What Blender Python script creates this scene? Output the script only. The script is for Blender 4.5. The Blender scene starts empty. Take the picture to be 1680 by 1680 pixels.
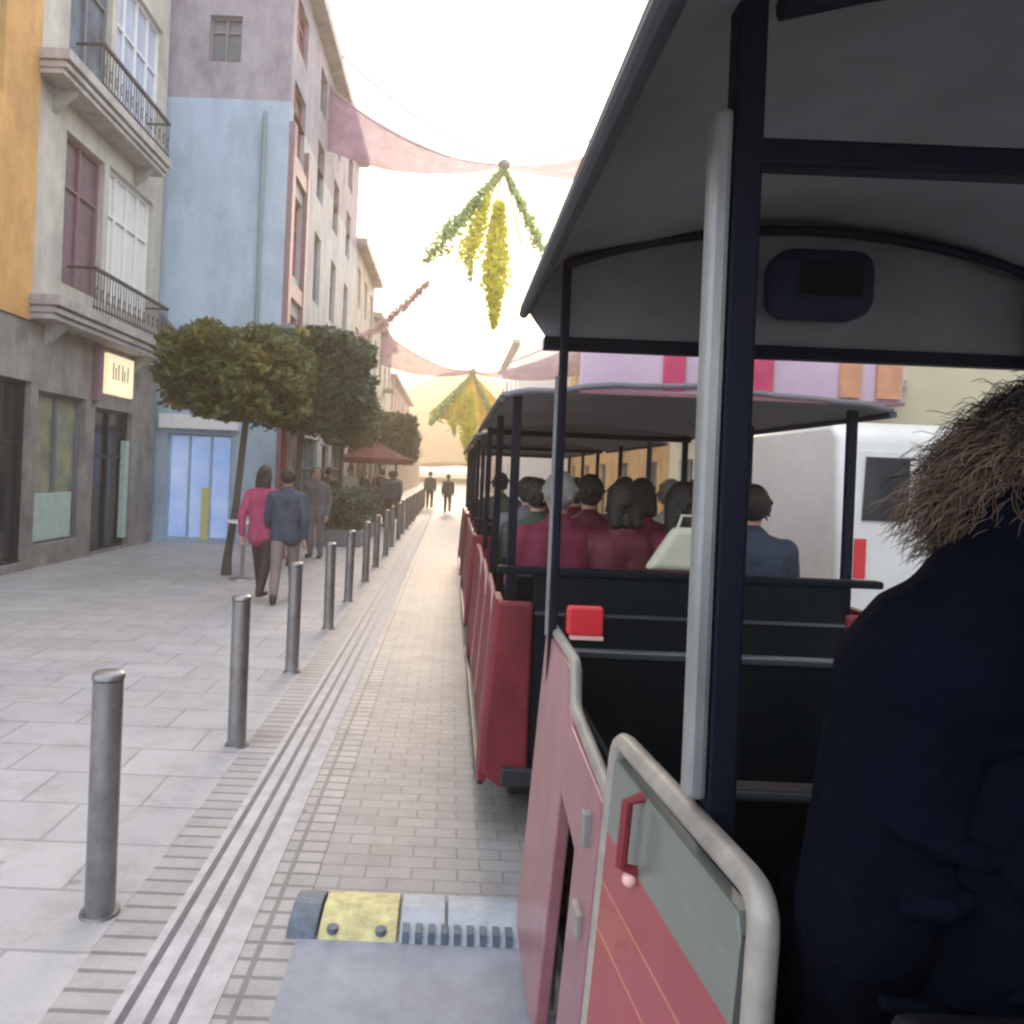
import bpy, bmesh, math, random
from mathutils import Vector, Matrix, noise
R = math.radians
random.seed(7)
sc = bpy.context.scene
C = sc.collection

# ------------------------------------------------------------------ camera
cam_d = bpy.data.cameras.new('camera'); cam = bpy.data.objects.new('camera', cam_d); C.objects.link(cam)
cam.matrix_world = Matrix.Translation((0, 0, 1.75)) @ Matrix.Rotation(R(90), 4, 'X') @ Matrix.Rotation(R(2.4), 4, 'Z')
cam_d.sensor_width = 36; cam_d.lens = 36 * 1300 / 1680
cam_d.shift_x = 100 / 1680; cam_d.shift_y = -65 / 1680
cam_d.clip_start = 0.02; cam_d.clip_end = 3000
sc.camera = cam
# ------------------------------------------------------------------ world, sun, exposure
SUN_EL, SUN_AZ = 15, 4            # degrees; azimuth measured from +Y towards +X
w = bpy.data.worlds.new('World'); sc.world = w; w.use_nodes = True
nt = w.node_tree; nt.nodes.clear()
out = nt.nodes.new('ShaderNodeOutputWorld'); bg = nt.nodes.new('ShaderNodeBackground')
sky = nt.nodes.new('ShaderNodeTexSky'); sky.sky_type = 'NISHITA'; sky.sun_disc = False
sky.sun_elevation = R(SUN_EL); sky.sun_rotation = R(SUN_AZ)
sky.dust_density = 5.0; sky.air_density = 1.2; sky.ozone_density = 1.0
mx = nt.nodes.new('ShaderNodeMixRGB'); mx.inputs[0].default_value = 0.62
mx.inputs[2].default_value = (9.0, 9.5, 10.7, 1)      # thin bright cloud deck
nt.links.new(sky.outputs[0], mx.inputs[1]); nt.links.new(mx.outputs[0], bg.inputs[0])
bg.inputs[1].default_value = 0.10
nt.links.new(bg.outputs[0], out.inputs[0])
sd = bpy.data.lights.new('sun', 'SUN'); sd.energy = 1.05; sd.angle = R(14); sd.color = (1, .80, .60)
so = bpy.data.objects.new('sun', sd); C.objects.link(so)
dv = Vector((math.sin(R(SUN_AZ)) * math.cos(R(SUN_EL)), math.cos(R(SUN_AZ)) * math.cos(R(SUN_EL)), math.sin(R(SUN_EL))))
so.rotation_euler = dv.to_track_quat('Z', 'Y').to_euler(); so.location = (0, 0, 40)
vs = sc.view_settings; vs.view_transform = 'Standard'; vs.look = 'None'; vs.gamma = 1; vs.use_curve_mapping = False
vs.exposure = 1.8
sc.cycles.max_bounces = 6; sc.cycles.volume_bounces = 1; sc.cycles.transparent_max_bounces = 12
sc.cycles.use_denoising = True
sc.cycles.pixel_filter_type = 'BLACKMAN_HARRIS'; sc.cycles.filter_width = 2.4

# ------------------------------------------------------------------ materials
def mat(name, col, rough=.6, metal=0, var=.12, scale=6, bump=0, bscale=40, col2=None, spec=.5, emit=0, coat=0, sheen=0, transl=0, grime=0):
    m = bpy.data.materials.new(name); m.use_nodes = True
    t = m.node_tree; b = t.nodes['Principled BSDF']
    b.inputs['Roughness'].default_value = rough; b.inputs['Metallic'].default_value = metal
    b.inputs['Specular IOR Level'].default_value = spec
    if coat: b.inputs['Coat Weight'].default_value = coat; b.inputs['Coat Roughness'].default_value = .15
    if sheen: b.inputs['Sheen Weight'].default_value = sheen
    tc = t.nodes.new('ShaderNodeTexCoord'); nz = t.nodes.new('ShaderNodeTexNoise')
    nz.inputs['Scale'].default_value = scale; nz.inputs['Detail'].default_value = 6; nz.inputs['Roughness'].default_value = .65
    t.links.new(tc.outputs['Object'], nz.inputs['Vector'])
    rp = t.nodes.new('ShaderNodeValToRGB'); rp.color_ramp.elements[0].position = .3; rp.color_ramp.elements[1].position = .7
    c = col; c2 = col2 or tuple(min(1, x * (1 + var)) for x in c)
    c1 = c if col2 else tuple(x * (1 - var) for x in c)
    rp.color_ramp.elements[0].color = (*c1, 1); rp.color_ramp.elements[1].color = (*c2, 1)
    t.links.new(nz.outputs[0], rp.inputs[0]); t.links.new(rp.outputs[0], b.inputs['Base Color'])
    if bump:
        n2 = t.nodes.new('ShaderNodeTexNoise'); n2.inputs['Scale'].default_value = bscale; n2.inputs['Detail'].default_value = 4
        bp = t.nodes.new('ShaderNodeBump'); bp.inputs['Strength'].default_value = bump; bp.inputs['Distance'].default_value = .02
        t.links.new(tc.outputs['Object'], n2.inputs['Vector']); t.links.new(n2.outputs[0], bp.inputs['Height'])
        t.links.new(bp.outputs[0], b.inputs['Normal'])
    if grime:
        mp = t.nodes.new('ShaderNodeMapping'); mp.inputs['Scale'].default_value = (1.3, 1.3, .5); n4 = t.nodes.new('ShaderNodeTexNoise'); n4.inputs['Scale'].default_value = 1.5
        n4.inputs['Detail'].default_value = 9; n4.inputs['Roughness'].default_value = .72; r4 = t.nodes.new('ShaderNodeValToRGB'); r4.color_ramp.elements[0].position = .36; r4.color_ramp.elements[1].position = .58
        r4.color_ramp.elements[0].color = (1 - grime, 1 - grime, 1 - grime * .9, 1); r4.color_ramp.elements[1].color = (1, 1, 1, 1); mg = t.nodes.new('ShaderNodeMixRGB'); mg.blend_type = 'MULTIPLY'; mg.inputs[0].default_value = 1
        t.links.new(tc.outputs['Object'], mp.inputs[0]); t.links.new(mp.outputs[0], n4.inputs['Vector']); t.links.new(n4.outputs[0], r4.inputs[0])
        t.links.new(rp.outputs[0], mg.inputs[1]); t.links.new(r4.outputs[0], mg.inputs[2]); t.links.new(mg.outputs[0], b.inputs['Base Color'])
    if emit:
        t.links.new(rp.outputs[0], b.inputs['Emission Color']); b.inputs['Emission Strength'].default_value = emit
    if transl:
        tr = t.nodes.new('ShaderNodeBsdfTranslucent'); ms = t.nodes.new('ShaderNodeMixShader'); ms.inputs[0].default_value = transl
        t.links.new(rp.outputs[0], tr.inputs[0]); o = t.nodes['Material Output']
        t.links.new(b.outputs[0], ms.inputs[1]); t.links.new(tr.outputs[0], ms.inputs[2]); t.links.new(ms.outputs[0], o.inputs[0])
    m['ramp'] = 1
    return m

def paving(name, a, b, mortar, bw, bh, ms=.012, rot=0, rough=.55, stain=.35, offset=.5):
    m = bpy.data.materials.new(name); m.use_nodes = True; t = m.node_tree; p = t.nodes['Principled BSDF']
    tc = t.nodes.new('ShaderNodeTexCoord'); mp = t.nodes.new('ShaderNodeMapping'); mp.inputs['Rotation'].default_value[2] = rot
    br = t.nodes.new('ShaderNodeTexBrick'); br.inputs['Scale'].default_value = 1
    br.inputs['Brick Width'].default_value = bw; br.inputs['Row Height'].default_value = bh
    br.inputs['Mortar Size'].default_value = ms; br.inputs['Mortar Smooth'].default_value = .3; br.offset = offset
    br.inputs['Color1'].default_value = (*a, 1); br.inputs['Color2'].default_value = (*b, 1); br.inputs['Mortar'].default_value = (*mortar, 1)
    br.inputs['Bias'].default_value = -.1
    t.links.new(tc.outputs['Object'], mp.inputs[0]); t.links.new(mp.outputs[0], br.inputs['Vector'])
    nz = t.nodes.new('ShaderNodeTexNoise'); nz.inputs['Scale'].default_value = .9; nz.inputs['Detail'].default_value = 8; nz.inputs['Roughness'].default_value = .7
    t.links.new(tc.outputs['Object'], nz.inputs['Vector'])
    rp = t.nodes.new('ShaderNodeValToRGB'); rp.color_ramp.elements[0].position = .25; rp.color_ramp.elements[1].position = .75
    rp.color_ramp.elements[0].color = (1 - stain, 1 - stain, 1 - stain * .9, 1); rp.color_ramp.elements[1].color = (1.0, .99, .97, 1)
    mu = t.nodes.new('ShaderNodeMixRGB'); mu.blend_type = 'MULTIPLY'; mu.inputs[0].default_value = 1
    t.links.new(nz.outputs[0], rp.inputs[0]); t.links.new(br.outputs[0], mu.inputs[1]); t.links.new(rp.outputs[0], mu.inputs[2])
    n3 = t.nodes.new('ShaderNodeTexNoise'); n3.inputs['Scale'].default_value = 60; n3.inputs['Detail'].default_value = 3
    t.links.new(tc.outputs['Object'], n3.inputs['Vector'])
    r3 = t.nodes.new('ShaderNodeValToRGB'); r3.color_ramp.elements[0].color = (.82, .82, .82, 1); r3.color_ramp.elements[1].color = (1.12, 1.12, 1.12, 1)
    t.links.new(n3.outputs[0], r3.inputs[0])
    m2 = t.nodes.new('ShaderNodeMixRGB'); m2.blend_type = 'MULTIPLY'; m2.inputs[0].default_value = .8
    t.links.new(mu.outputs[0], m2.inputs[1]); t.links.new(r3.outputs[0], m2.inputs[2]); t.links.new(m2.outputs[0], p.inputs['Base Color'])
    vo = t.nodes.new('ShaderNodeTexVoronoi'); vo.inputs['Scale'].default_value = 2.3; vo.inputs['Randomness'].default_value = 1
    t.links.new(tc.outputs['Object'], vo.inputs['Vector']); rv = t.nodes.new('ShaderNodeValToRGB'); rv.color_ramp.elements[0].position = .045; rv.color_ramp.elements[1].position = .065
    rv.color_ramp.elements[0].color = (.68, .67, .66, 1); rv.color_ramp.elements[1].color = (1, 1, 1, 1); t.links.new(vo.outputs['Distance'], rv.inputs[0])
    n5 = t.nodes.new('ShaderNodeTexNoise'); n5.inputs['Scale'].default_value = 3.2; n5.inputs['Detail'].default_value = 10; n5.inputs['Roughness'].default_value = .75; t.links.new(tc.outputs['Object'], n5.inputs['Vector'])
    r5 = t.nodes.new('ShaderNodeValToRGB'); r5.color_ramp.elements[0].position = .38; r5.color_ramp.elements[1].position = .52; r5.color_ramp.elements[0].color = (.84, .83, .82, 1); r5.color_ramp.elements[1].color = (1, 1, 1, 1); t.links.new(n5.outputs[0], r5.inputs[0])
    m3 = t.nodes.new('ShaderNodeMixRGB'); m3.blend_type = 'MULTIPLY'; m3.inputs[0].default_value = 1; m4 = t.nodes.new('ShaderNodeMixRGB'); m4.blend_type = 'MULTIPLY'; m4.inputs[0].default_value = 1
    t.links.new(m2.outputs[0], m3.inputs[1]); t.links.new(rv.outputs[0], m3.inputs[2]); t.links.new(m3.outputs[0], m4.inputs[1]); t.links.new(r5.outputs[0], m4.inputs[2]); t.links.new(m4.outputs[0], p.inputs['Base Color'])
    bp = t.nodes.new('ShaderNodeBump'); bp.inputs['Strength'].default_value = .35; bp.inputs['Distance'].default_value = .01; bp.invert = True
    t.links.new(br.outputs['Fac'], bp.inputs['Height']); t.links.new(bp.outputs[0], p.inputs['Normal'])
    p.inputs['Roughness'].default_value = rough
    return m

def leafmat(name, cols, tr=.3):
    m = bpy.data.materials.new(name); m.use_nodes = True; t = m.node_tree; p = t.nodes['Principled BSDF']
    g = t.nodes.new('ShaderNodeNewGeometry'); rp = t.nodes.new('ShaderNodeValToRGB')
    while len(rp.color_ramp.elements) < len(cols): rp.color_ramp.elements.new(.5)
    for i, c in enumerate(cols):
        rp.color_ramp.elements[i].position = i / (len(cols) - 1); rp.color_ramp.elements[i].color = (*c, 1)
    nz = t.nodes.new('ShaderNodeTexNoise'); nz.inputs['Scale'].default_value = 1.6; nz.inputs['Detail'].default_value = 3
    tc = t.nodes.new('ShaderNodeTexCoord'); t.links.new(tc.outputs['Object'], nz.inputs['Vector'])
    ad = t.nodes.new('ShaderNodeMath'); ad.operation = 'MULTIPLY_ADD'; ad.inputs[1].default_value = .45
    mm = t.nodes.new('ShaderNodeMath'); mm.operation = 'MULTIPLY_ADD'; mm.inputs[1].default_value = 1.5; mm.inputs[2].default_value = -.48
    t.links.new(nz.outputs[0], mm.inputs[0]); t.links.new(g.outputs['Random Per Island'], ad.inputs[0]); t.links.new(mm.outputs[0], ad.inputs[2])
    t.links.new(ad.outputs[0], rp.inputs[0]); t.links.new(rp.outputs[0], p.inputs['Base Color']); p.inputs['Roughness'].default_value = .5
    tl = t.nodes.new('ShaderNodeBsdfTranslucent'); ms = t.nodes.new('ShaderNodeMixShader'); ms.inputs[0].default_value = tr
    t.links.new(rp.outputs[0], tl.inputs[0]); t.links.new(p.outputs[0], ms.inputs[1]); t.links.new(tl.outputs[0], ms.inputs[2])
    t.links.new(ms.outputs[0], t.nodes['Material Output'].inputs[0])
    return m

def sheer(name, col, alpha):
    m = mat(name, col, .8, transl=0, var=.25, scale=2); t = m.node_tree; p = t.nodes['Principled BSDF']
    tl = t.nodes.new('ShaderNodeBsdfTranslucent'); ms = t.nodes.new('ShaderNodeMixShader'); ms.inputs[0].default_value = .5
    tp = t.nodes.new('ShaderNodeBsdfTransparent'); m2 = t.nodes.new('ShaderNodeMixShader'); m2.inputs[0].default_value = alpha
    t.links.new(p.inputs['Base Color'].links[0].from_socket, tl.inputs[0])
    t.links.new(p.outputs[0], ms.inputs[1]); t.links.new(tl.outputs[0], ms.inputs[2])
    t.links.new(tp.outputs[0], m2.inputs[1]); t.links.new(ms.outputs[0], m2.inputs[2]); t.links.new(m2.outputs[0], t.nodes['Material Output'].inputs[0])
    return m

M = {}
M['ground'] = mat('ground', (.2, .19, .18), .9)
M['slab'] = paving('slab', (.46, .45, .46), (.40, .39, .40), (.30, .293, .30), .6, .4, .010, stain=.22)
M['header'] = paving('header', (.42, .41, .40), (.36, .355, .36), (.2, .2, .21), .62, .1, .012, offset=0)
M['brick'] = paving('brick', (.335, .333, .336), (.29, .288, .292), (.22, .217, .215), .2, .1, .006, stain=.3, rough=.55)
M['asphalt'] = mat('asphalt', (.27, .29, .33), .7, var=.18, scale=5, bump=.3, bscale=120)
M['steel'] = mat('steel', (.30, .295, .29), .38, .75, var=.2, scale=9, grime=0.4)
M['groove'] = mat('groove', (.10, .10, .115), .5, var=.3, scale=14)
M['stripstone'] = mat('stripstone', (.40, .39, .40), .7, var=.2, scale=8)
M['yellow'] = mat('yellow', (.50, .46, .22), .6, var=.35, scale=18)
M['rubber'] = mat('rubber', (.09, .12, .16), .6, var=.4, scale=20)
M['paleband'] = mat('paleband', (.34, .38, .43), .6, var=.2, scale=12)
M['stone'] = mat('stone', (.27, .25, .235), .8, var=.28, scale=2.4, bump=.4, bscale=12, grime=0.35)
M['cream'] = mat('cream', (.50, .48, .43), .8, var=.12, scale=2, grime=0.28)
M['orange'] = mat('orange', (.58, .33, .12), .8, var=.14, scale=1.5, grime=0.25)
M['mint'] = mat('mint', (.42, .55, .5), .5)
M['mustard'] = mat('mustard', (.36, .24, .05), .6)
M['concrete'] = mat('concrete', (.42, .40, .39), .8, var=.16, scale=5, grime=0.4)
M['mauve_window'] = mat('mauve_window', (.16, .10, .125), .3, var=.3, scale=3)
M['darkglass'] = mat('darkglass', (.018, .024, .035), .12, var=.4, scale=2, spec=.6)
M['glass'] = mat('glass', (.10, .13, .17), .1, var=.5, scale=1.5, spec=.8)
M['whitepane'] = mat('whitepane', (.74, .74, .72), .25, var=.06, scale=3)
M['bluepane'] = mat('bluepane', (.42, .48, .62), .2, var=.12, scale=2)  # bright bluish reflection of the upper balcony window, put into the pane colour
M['black'] = mat('black', (.02, .022, .028), .4)
M['bluewall'] = mat('bluewall', (.37, .49, .61), .85, var=.1, scale=1.1, grime=0.22)
M['mauvewall'] = mat('mauvewall', (.27, .25, .31), .9, col2=(.37, .34, .38), scale=2.6, bump=.3, bscale=9, grime=0.35)
M['greywall'] = mat('greywall', (.42, .44, .46), .85, var=.1, scale=1.4, grime=0.35)
M['beigewall'] = mat('beigewall', (.43, .39, .33), .85, var=.14, scale=1.4, grime=0.35)
M['pinkwall'] = mat('pinkwall', (.50, .38, .34), .85, var=.12, scale=1.4, grime=0.3)
M['creamwall'] = mat('creamwall', (.62, .60, .44), .85, var=.08, scale=1.2)
M['plumtrim'] = mat('plumtrim', (.22, .13, .17), .6, var=.25, scale=3)
M['redtrim'] = mat('redtrim', (.30, .06, .08), .5, var=.2)
M['teal'] = mat('teal', (.12, .22, .24), .3)
M['white'] = mat('white', (.78, .78, .78), .5, var=.05)
M['roofgrey'] = mat('roofgrey', (.16, .17, .21), .6)
M['bark'] = mat('bark', (.07, .06, .06), .9, var=.4, scale=12, bump=.6, bscale=30)
M['leafA'] = leafmat('leafA', [(.015, .04, .025), (.045, .085, .035), (.15, .16, .045), (.30, .25, .08)])
M['leafC'] = leafmat('leafC', [(.03, .02, .015), (.06, .035, .03), (.10, .05, .035), (.12, .09, .05)])
M['leafB'] = leafmat('leafB', [(.008, .028, .022), (.022, .06, .042), (.06, .11, .075), (.13, .15, .08)])
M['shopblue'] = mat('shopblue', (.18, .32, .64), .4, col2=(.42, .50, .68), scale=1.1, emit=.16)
M['shopyellow'] = mat('shopyellow', (.62, .60, .25), .5)
M['signlit'] = mat('signlit', (.80, .66, .42), .5, emit=.3, var=.08)
M['maroon'] = mat('maroon', (.11, .015, .025), .7)
M['mottledpane'] = mat('mottledpane', (.12, .14, .13), .4, col2=(.38, .38, .24), scale=2.2)  # noise blend of dark grey and dull yellow for the shop pane
M['canopy'] = mat('canopy', (.19, .185, .20), .85, var=.22, scale=1.7, bump=1, bscale=2.5)
M['canopyedge'] = mat('canopyedge', (.045, .055, .07), .6, var=.2)
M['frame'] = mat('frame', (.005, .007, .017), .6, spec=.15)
M['greytube'] = mat('greytube', (.34, .35, .34), .4, .3, var=.12, grime=0.4)
M['creamtube'] = mat('creamtube', (.36, .34, .30), .4, .1, var=.18, scale=14, grime=0.4)
M['greenband'] = mat('greenband', (.17, .205, .18), .5, var=.12)
M['pinkpaint'] = mat('pinkpaint', (.32, .135, .155), .35, var=.12, coat=.3, grime=0.28)
M['redpaint'] = mat('redpaint', (.19, .022, .032), .55, var=.25, spec=.3, grime=0.35)
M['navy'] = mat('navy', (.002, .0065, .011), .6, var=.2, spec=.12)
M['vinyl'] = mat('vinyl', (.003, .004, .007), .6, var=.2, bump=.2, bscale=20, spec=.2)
M['speakerblue'] = mat('speakerblue', (.012, .018, .045), .7, spec=.2)
M['trimline'] = mat('trimline', (.06, .075, .09), .35, .4)
M['lamp'] = mat('lamp', (.42, .025, .035), .25, emit=.1)
M['lampbase'] = mat('lampbase', (.75, .45, .4), .3)
M['lilac'] = mat('lilac', (.46, .33, .48), .4, col2=(.66, .50, .58), scale=1.6)
M['magenta'] = mat('magenta', (.55, .07, .15), .4, var=.25)
M['boardorange'] = mat('boardorange', (.62, .30, .17), .5, var=.25)
M['skin'] = mat('skin', (.48, .28, .20), .5, var=.06)
M['hairbrown'] = leafmat('hairbrown', [(.006, .004, .003), (.025, .014, .009), (.08, .045, .028), (.22, .14, .09)], .1)
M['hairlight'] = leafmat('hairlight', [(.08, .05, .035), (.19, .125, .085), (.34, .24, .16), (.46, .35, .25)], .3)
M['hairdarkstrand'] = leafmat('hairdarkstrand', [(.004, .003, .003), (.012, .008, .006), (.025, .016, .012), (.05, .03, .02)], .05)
M['hairdark'] = mat('hairdark', (.018, .014, .012), .6, bump=.6, bscale=60)
M['hairwhite'] = mat('hairwhite', (.24, .23, .21), .7, bump=.6, bscale=60)
M['jacket'] = mat('jacket', (.0025, .0035, .008), .95, var=.3, bump=.5, bscale=14, spec=.03)
M['crimson'] = mat('crimson', (.13, .006, .03), .75, var=.2, bump=.3, bscale=18)
M['pinkcoat'] = mat('pinkcoat', (.32, .04, .11), .75, var=.2, bump=.3, bscale=18)
M['navycoat'] = mat('navycoat', (.03, .045, .08), .75, var=.2, bump=.3, bscale=18)
M['greycoat'] = mat('greycoat', (.14, .14, .16), .8, var=.2)
M['greencoat'] = mat('greencoat', (.05, .065, .05), .8, var=.2)
M['creamcloth'] = mat('creamcloth', (.50, .50, .40), .8, var=.1)
M['darktrouser'] = mat('darktrouser', (.035, .02, .025), .8)
M['tantrouser'] = mat('tantrouser', (.20, .15, .15), .8)
M['shoe'] = mat('shoe', (.02, .018, .016), .5)
M['vanwhite'] = mat('vanwhite', (.72, .73, .72), .3, var=.05, coat=.4, grime=0.06)
M['tinselgreen'] = leafmat('tinselgreen', [(.22, .36, .16), (.42, .58, .26), (.6, .72, .36), (.75, .82, .5)], .4)
M['tinselyellow'] = leafmat('tinselyellow', [(.62, .62, .04), (.80, .78, .06), (.87, .84, .14), (.88, .85, .38)], .45)
M['tinselpink'] = leafmat('tinselpink', [(.50, .32, .38), (.6, .42, .46), (.65, .5, .52), (.7, .58, .56)], .5)
M['drape'] = sheer('drape', (.40, .27, .39), .70)
M['drapebrown'] = sheer('drapebrown', (.45, .36, .28), .7)
M['drapeyellow'] = sheer('drapeyellow', (.75, .55, .10), .85)
M['cable'] = mat('cable', (.22, .22, .22), .6)
M['hill'] = mat('hill', (.16, .12, .07), .95, var=.3, scale=.05)

# livery of the near side door: band above, red below, two thin stripes
def livery():
    m = bpy.data.materials.new('livery'); m.use_nodes = True; t = m.node_tree; p = t.nodes['Principled BSDF']
    tc = t.nodes.new('ShaderNodeTexCoord'); sp = t.nodes.new('ShaderNodeSeparateXYZ'); t.links.new(tc.outputs['Object'], sp.inputs[0])
    rp = t.nodes.new('ShaderNodeValToRGB'); rp.color_ramp.interpolation = 'CONSTANT'
    mr = t.nodes.new('ShaderNodeMapRange'); mr.inputs[1].default_value = 0; mr.inputs[2].default_value = 1.4
    t.links.new(sp.outputs['Z'], mr.inputs[0]); t.links.new(mr.outputs[0], rp.inputs[0])
    E = [(0, (.33, .05, .06)), (.80, (.50, .19, .10)), (.805, (.33, .055, .07)), (.90, (.50, .17, .10)), (.906, (.30, .05, .065)), (1.01, (.15, .175, .155))]
    while len(rp.color_ramp.elements) < len(E): rp.color_ramp.elements.new(.5)
    for i, (z, c) in enumerate(E): rp.color_ramp.elements[i].position = z / 1.4; rp.color_ramp.elements[i].color = (*c, 1)
    nz = t.nodes.new('ShaderNodeTexNoise'); nz.inputs['Scale'].default_value = 7; nz.inputs['Detail'].default_value = 6
    t.links.new(tc.outputs['Object'], nz.inputs['Vector'])
    r2 = t.nodes.new('ShaderNodeValToRGB'); r2.color_ramp.elements[0].color = (.78, .78, .8, 1); r2.color_ramp.elements[1].color = (1.15, 1.12, 1.1, 1)
    t.links.new(nz.outputs[0], r2.inputs[0])
    mu = t.nodes.new('ShaderNodeMixRGB'); mu.blend_type = 'MULTIPLY'; mu.inputs[0].default_value = 1
    t.links.new(rp.outputs[0], mu.inputs[1]); t.links.new(r2.outputs[0], mu.inputs[2]); t.links.new(mu.outputs[0], p.inputs['Base Color'])
    p.inputs['Roughness'].default_value = .38; p.inputs['Coat Weight'].default_value = .25
    return m
M['livery'] = livery()

# ------------------------------------------------------------------ mesh helpers
def wloc(o):
    v = Vector((0, 0, 0))
    while o: v += o.location; o = o.parent
    return v

class MB:
    def __init__(s): s.v = []; s.f = []
    def add(s, vs, fs):
        n = len(s.v); s.v += [Vector(v) for v in vs]; s.f += [tuple(i + n for i in f) for f in fs]; return s
    def box(s, x0, y0, z0, x1, y1, z1):
        x0, x1 = min(x0, x1), max(x0, x1); y0, y1 = min(y0, y1), max(y0, y1); z0, z1 = min(z0, z1), max(z0, z1)
        return s.add([(x0, y0, z0), (x1, y0, z0), (x1, y1, z0), (x0, y1, z0), (x0, y0, z1), (x1, y0, z1), (x1, y1, z1), (x0, y1, z1)],
                     [(0, 3, 2, 1), (4, 5, 6, 7), (0, 1, 5, 4), (1, 2, 6, 5), (2, 3, 7, 6), (3, 0, 4, 7)])
    def cyl(s, p0, p1, r0, r1=None, n=16):
        return s.tube([p0, p1], [r0, r0 if r1 is None else r1], n)
    def tube(s, pts, r, n=10):
        pts = [Vector(p) for p in pts]; rs = r if isinstance(r, (list, tuple)) else [r] * len(pts)
        vs = []; up = None
        for i, p in enumerate(pts):
            d = (pts[min(i + 1, len(pts) - 1)] - pts[max(i - 1, 0)]).normalized()
            if up is None: up = d.orthogonal().normalized()
            a = (up - d * up.dot(d)).normalized(); b = d.cross(a); up = a
            vs += [p + (a * math.cos(t) + b * math.sin(t)) * rs[i] for t in [2 * math.pi * k / n for k in range(n)]]
        fs = []
        for i in range(len(pts) - 1):
            for k in range(n): fs.append((i * n + k, i * n + (k + 1) % n, (i + 1) * n + (k + 1) % n, (i + 1) * n + k))
        fs.append(tuple(range(n))[::-1]); fs.append(tuple((len(pts) - 1) * n + k for k in range(n)))
        return s.add(vs, fs)
    def ball(s, c, r, n=12, m=8):
        r = (r, r, r) if not isinstance(r, (tuple, list)) else r; c = Vector(c); vs = [c + Vector((0, 0, -r[2]))]
        for j in range(1, m):
            a = -math.pi / 2 + math.pi * j / m
            vs += [c + Vector((r[0] * math.cos(a) * math.cos(2 * math.pi * k / n), r[1] * math.cos(a) * math.sin(2 * math.pi * k / n), r[2] * math.sin(a))) for k in range(n)]
        vs.append(c + Vector((0, 0, r[2]))); fs = [(0, 1 + (k + 1) % n, 1 + k) for k in range(n)]
        for j in range(m - 2):
            for k in range(n): fs.append((1 + j * n + k, 1 + j * n + (k + 1) % n, 1 + (j + 1) * n + (k + 1) % n, 1 + (j + 1) * n + k))
        L = len(vs) - 1; fs += [(L, 1 + (m - 2) * n + k, 1 + (m - 2) * n + (k + 1) % n) for k in range(n)]
        return s.add(vs, fs)
    def plate(s, poly, fn, th):      # poly in (a, b); fn(a, b, t) -> xyz for t in (0, th)
        n = len(poly); vs = [fn(a, b, 0) for a, b in poly] + [fn(a, b, th) for a, b in poly]
        fs = [tuple(range(n)), tuple(range(2 * n - 1, n - 1, -1))] + [(i, (i + 1) % n + 0, (i + 1) % n + n, i + n) for i in range(n)]
        return s.add(vs, fs)
    def build(s, name, m, parent=None, bevel=0, smooth=False, seg=2):
        me = bpy.data.meshes.new(name); off = wloc(parent) if parent else Vector((0, 0, 0))
        me.from_pydata([tuple(v - off) for v in s.v], [], s.f); me.update()
        bm = bmesh.new(); bm.from_mesh(me); bmesh.ops.recalc_face_normals(bm, faces=bm.faces); bm.to_mesh(me); bm.free()
        me.materials.append(m if not isinstance(m, str) else M[m])
        o = bpy.data.objects.new(name, me); C.objects.link(o)
        if parent: o.parent = parent
        if smooth:
            for p in me.polygons: p.use_smooth = True
            try: me.set_sharp_from_angle(angle=R(40))
            except Exception: pass
        if bevel:
            b = o.modifiers.new('bevel', 'BEVEL'); b.width = bevel; b.segments = seg; b.limit_method = 'ANGLE'; b.angle_limit = R(40)
        return o

def tag(o, label=None, cat=None, group=None, kind=None):
    if label: o['label'] = label
    if cat: o['category'] = cat
    if group: o['group'] = group
    if kind: o['kind'] = kind
    return o
def thing(name, loc, label, cat, group=None):
    o = bpy.data.objects.new(name, None); C.objects.link(o); o.location = loc; o.empty_display_size = .2
    return tag(o, label, cat, group)
def copy_tree(o, parent=None):
    c = o.copy(); C.objects.link(c); c.parent = parent
    for ch in list(o.children):
        copy_tree(ch, c)
    return c

def facade(mb, fn, u0, u1, z0, z1, holes, depth=.22):
    """wall sheet with real openings; fn(u, z, d) -> xyz, d inward"""
    us = sorted({u0, u1} | {h[0] for h in holes} | {h[2] for h in holes}); zs = sorted({z0, z1} | {h[1] for h in holes} | {h[3] for h in holes})
    us = [u for u in us if u0 <= u <= u1]; zs = [z for z in zs if z0 <= z <= z1]
    for a, b in zip(us, us[1:]):
        for c, d in zip(zs, zs[1:]):
            mu, mz = (a + b) / 2, (c + d) / 2
            if any(h[0] < mu < h[2] and h[1] < mz < h[3] for h in holes): continue
            mb.add([fn(a, c, 0), fn(b, c, 0), fn(b, d, 0), fn(a, d, 0)], [(0, 1, 2, 3)])
    for (a, c, b, d) in holes:
        p = [fn(a, c, 0), fn(b, c, 0), fn(b, d, 0), fn(a, d, 0)]; q = [fn(a, c, depth), fn(b, c, depth), fn(b, d, depth), fn(a, d, depth)]
        mb.add(p + q, [(0, 1, 5, 4), (1, 2, 6, 5), (2, 3, 7, 6), (3, 0, 4, 7)])
    return mb

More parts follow.
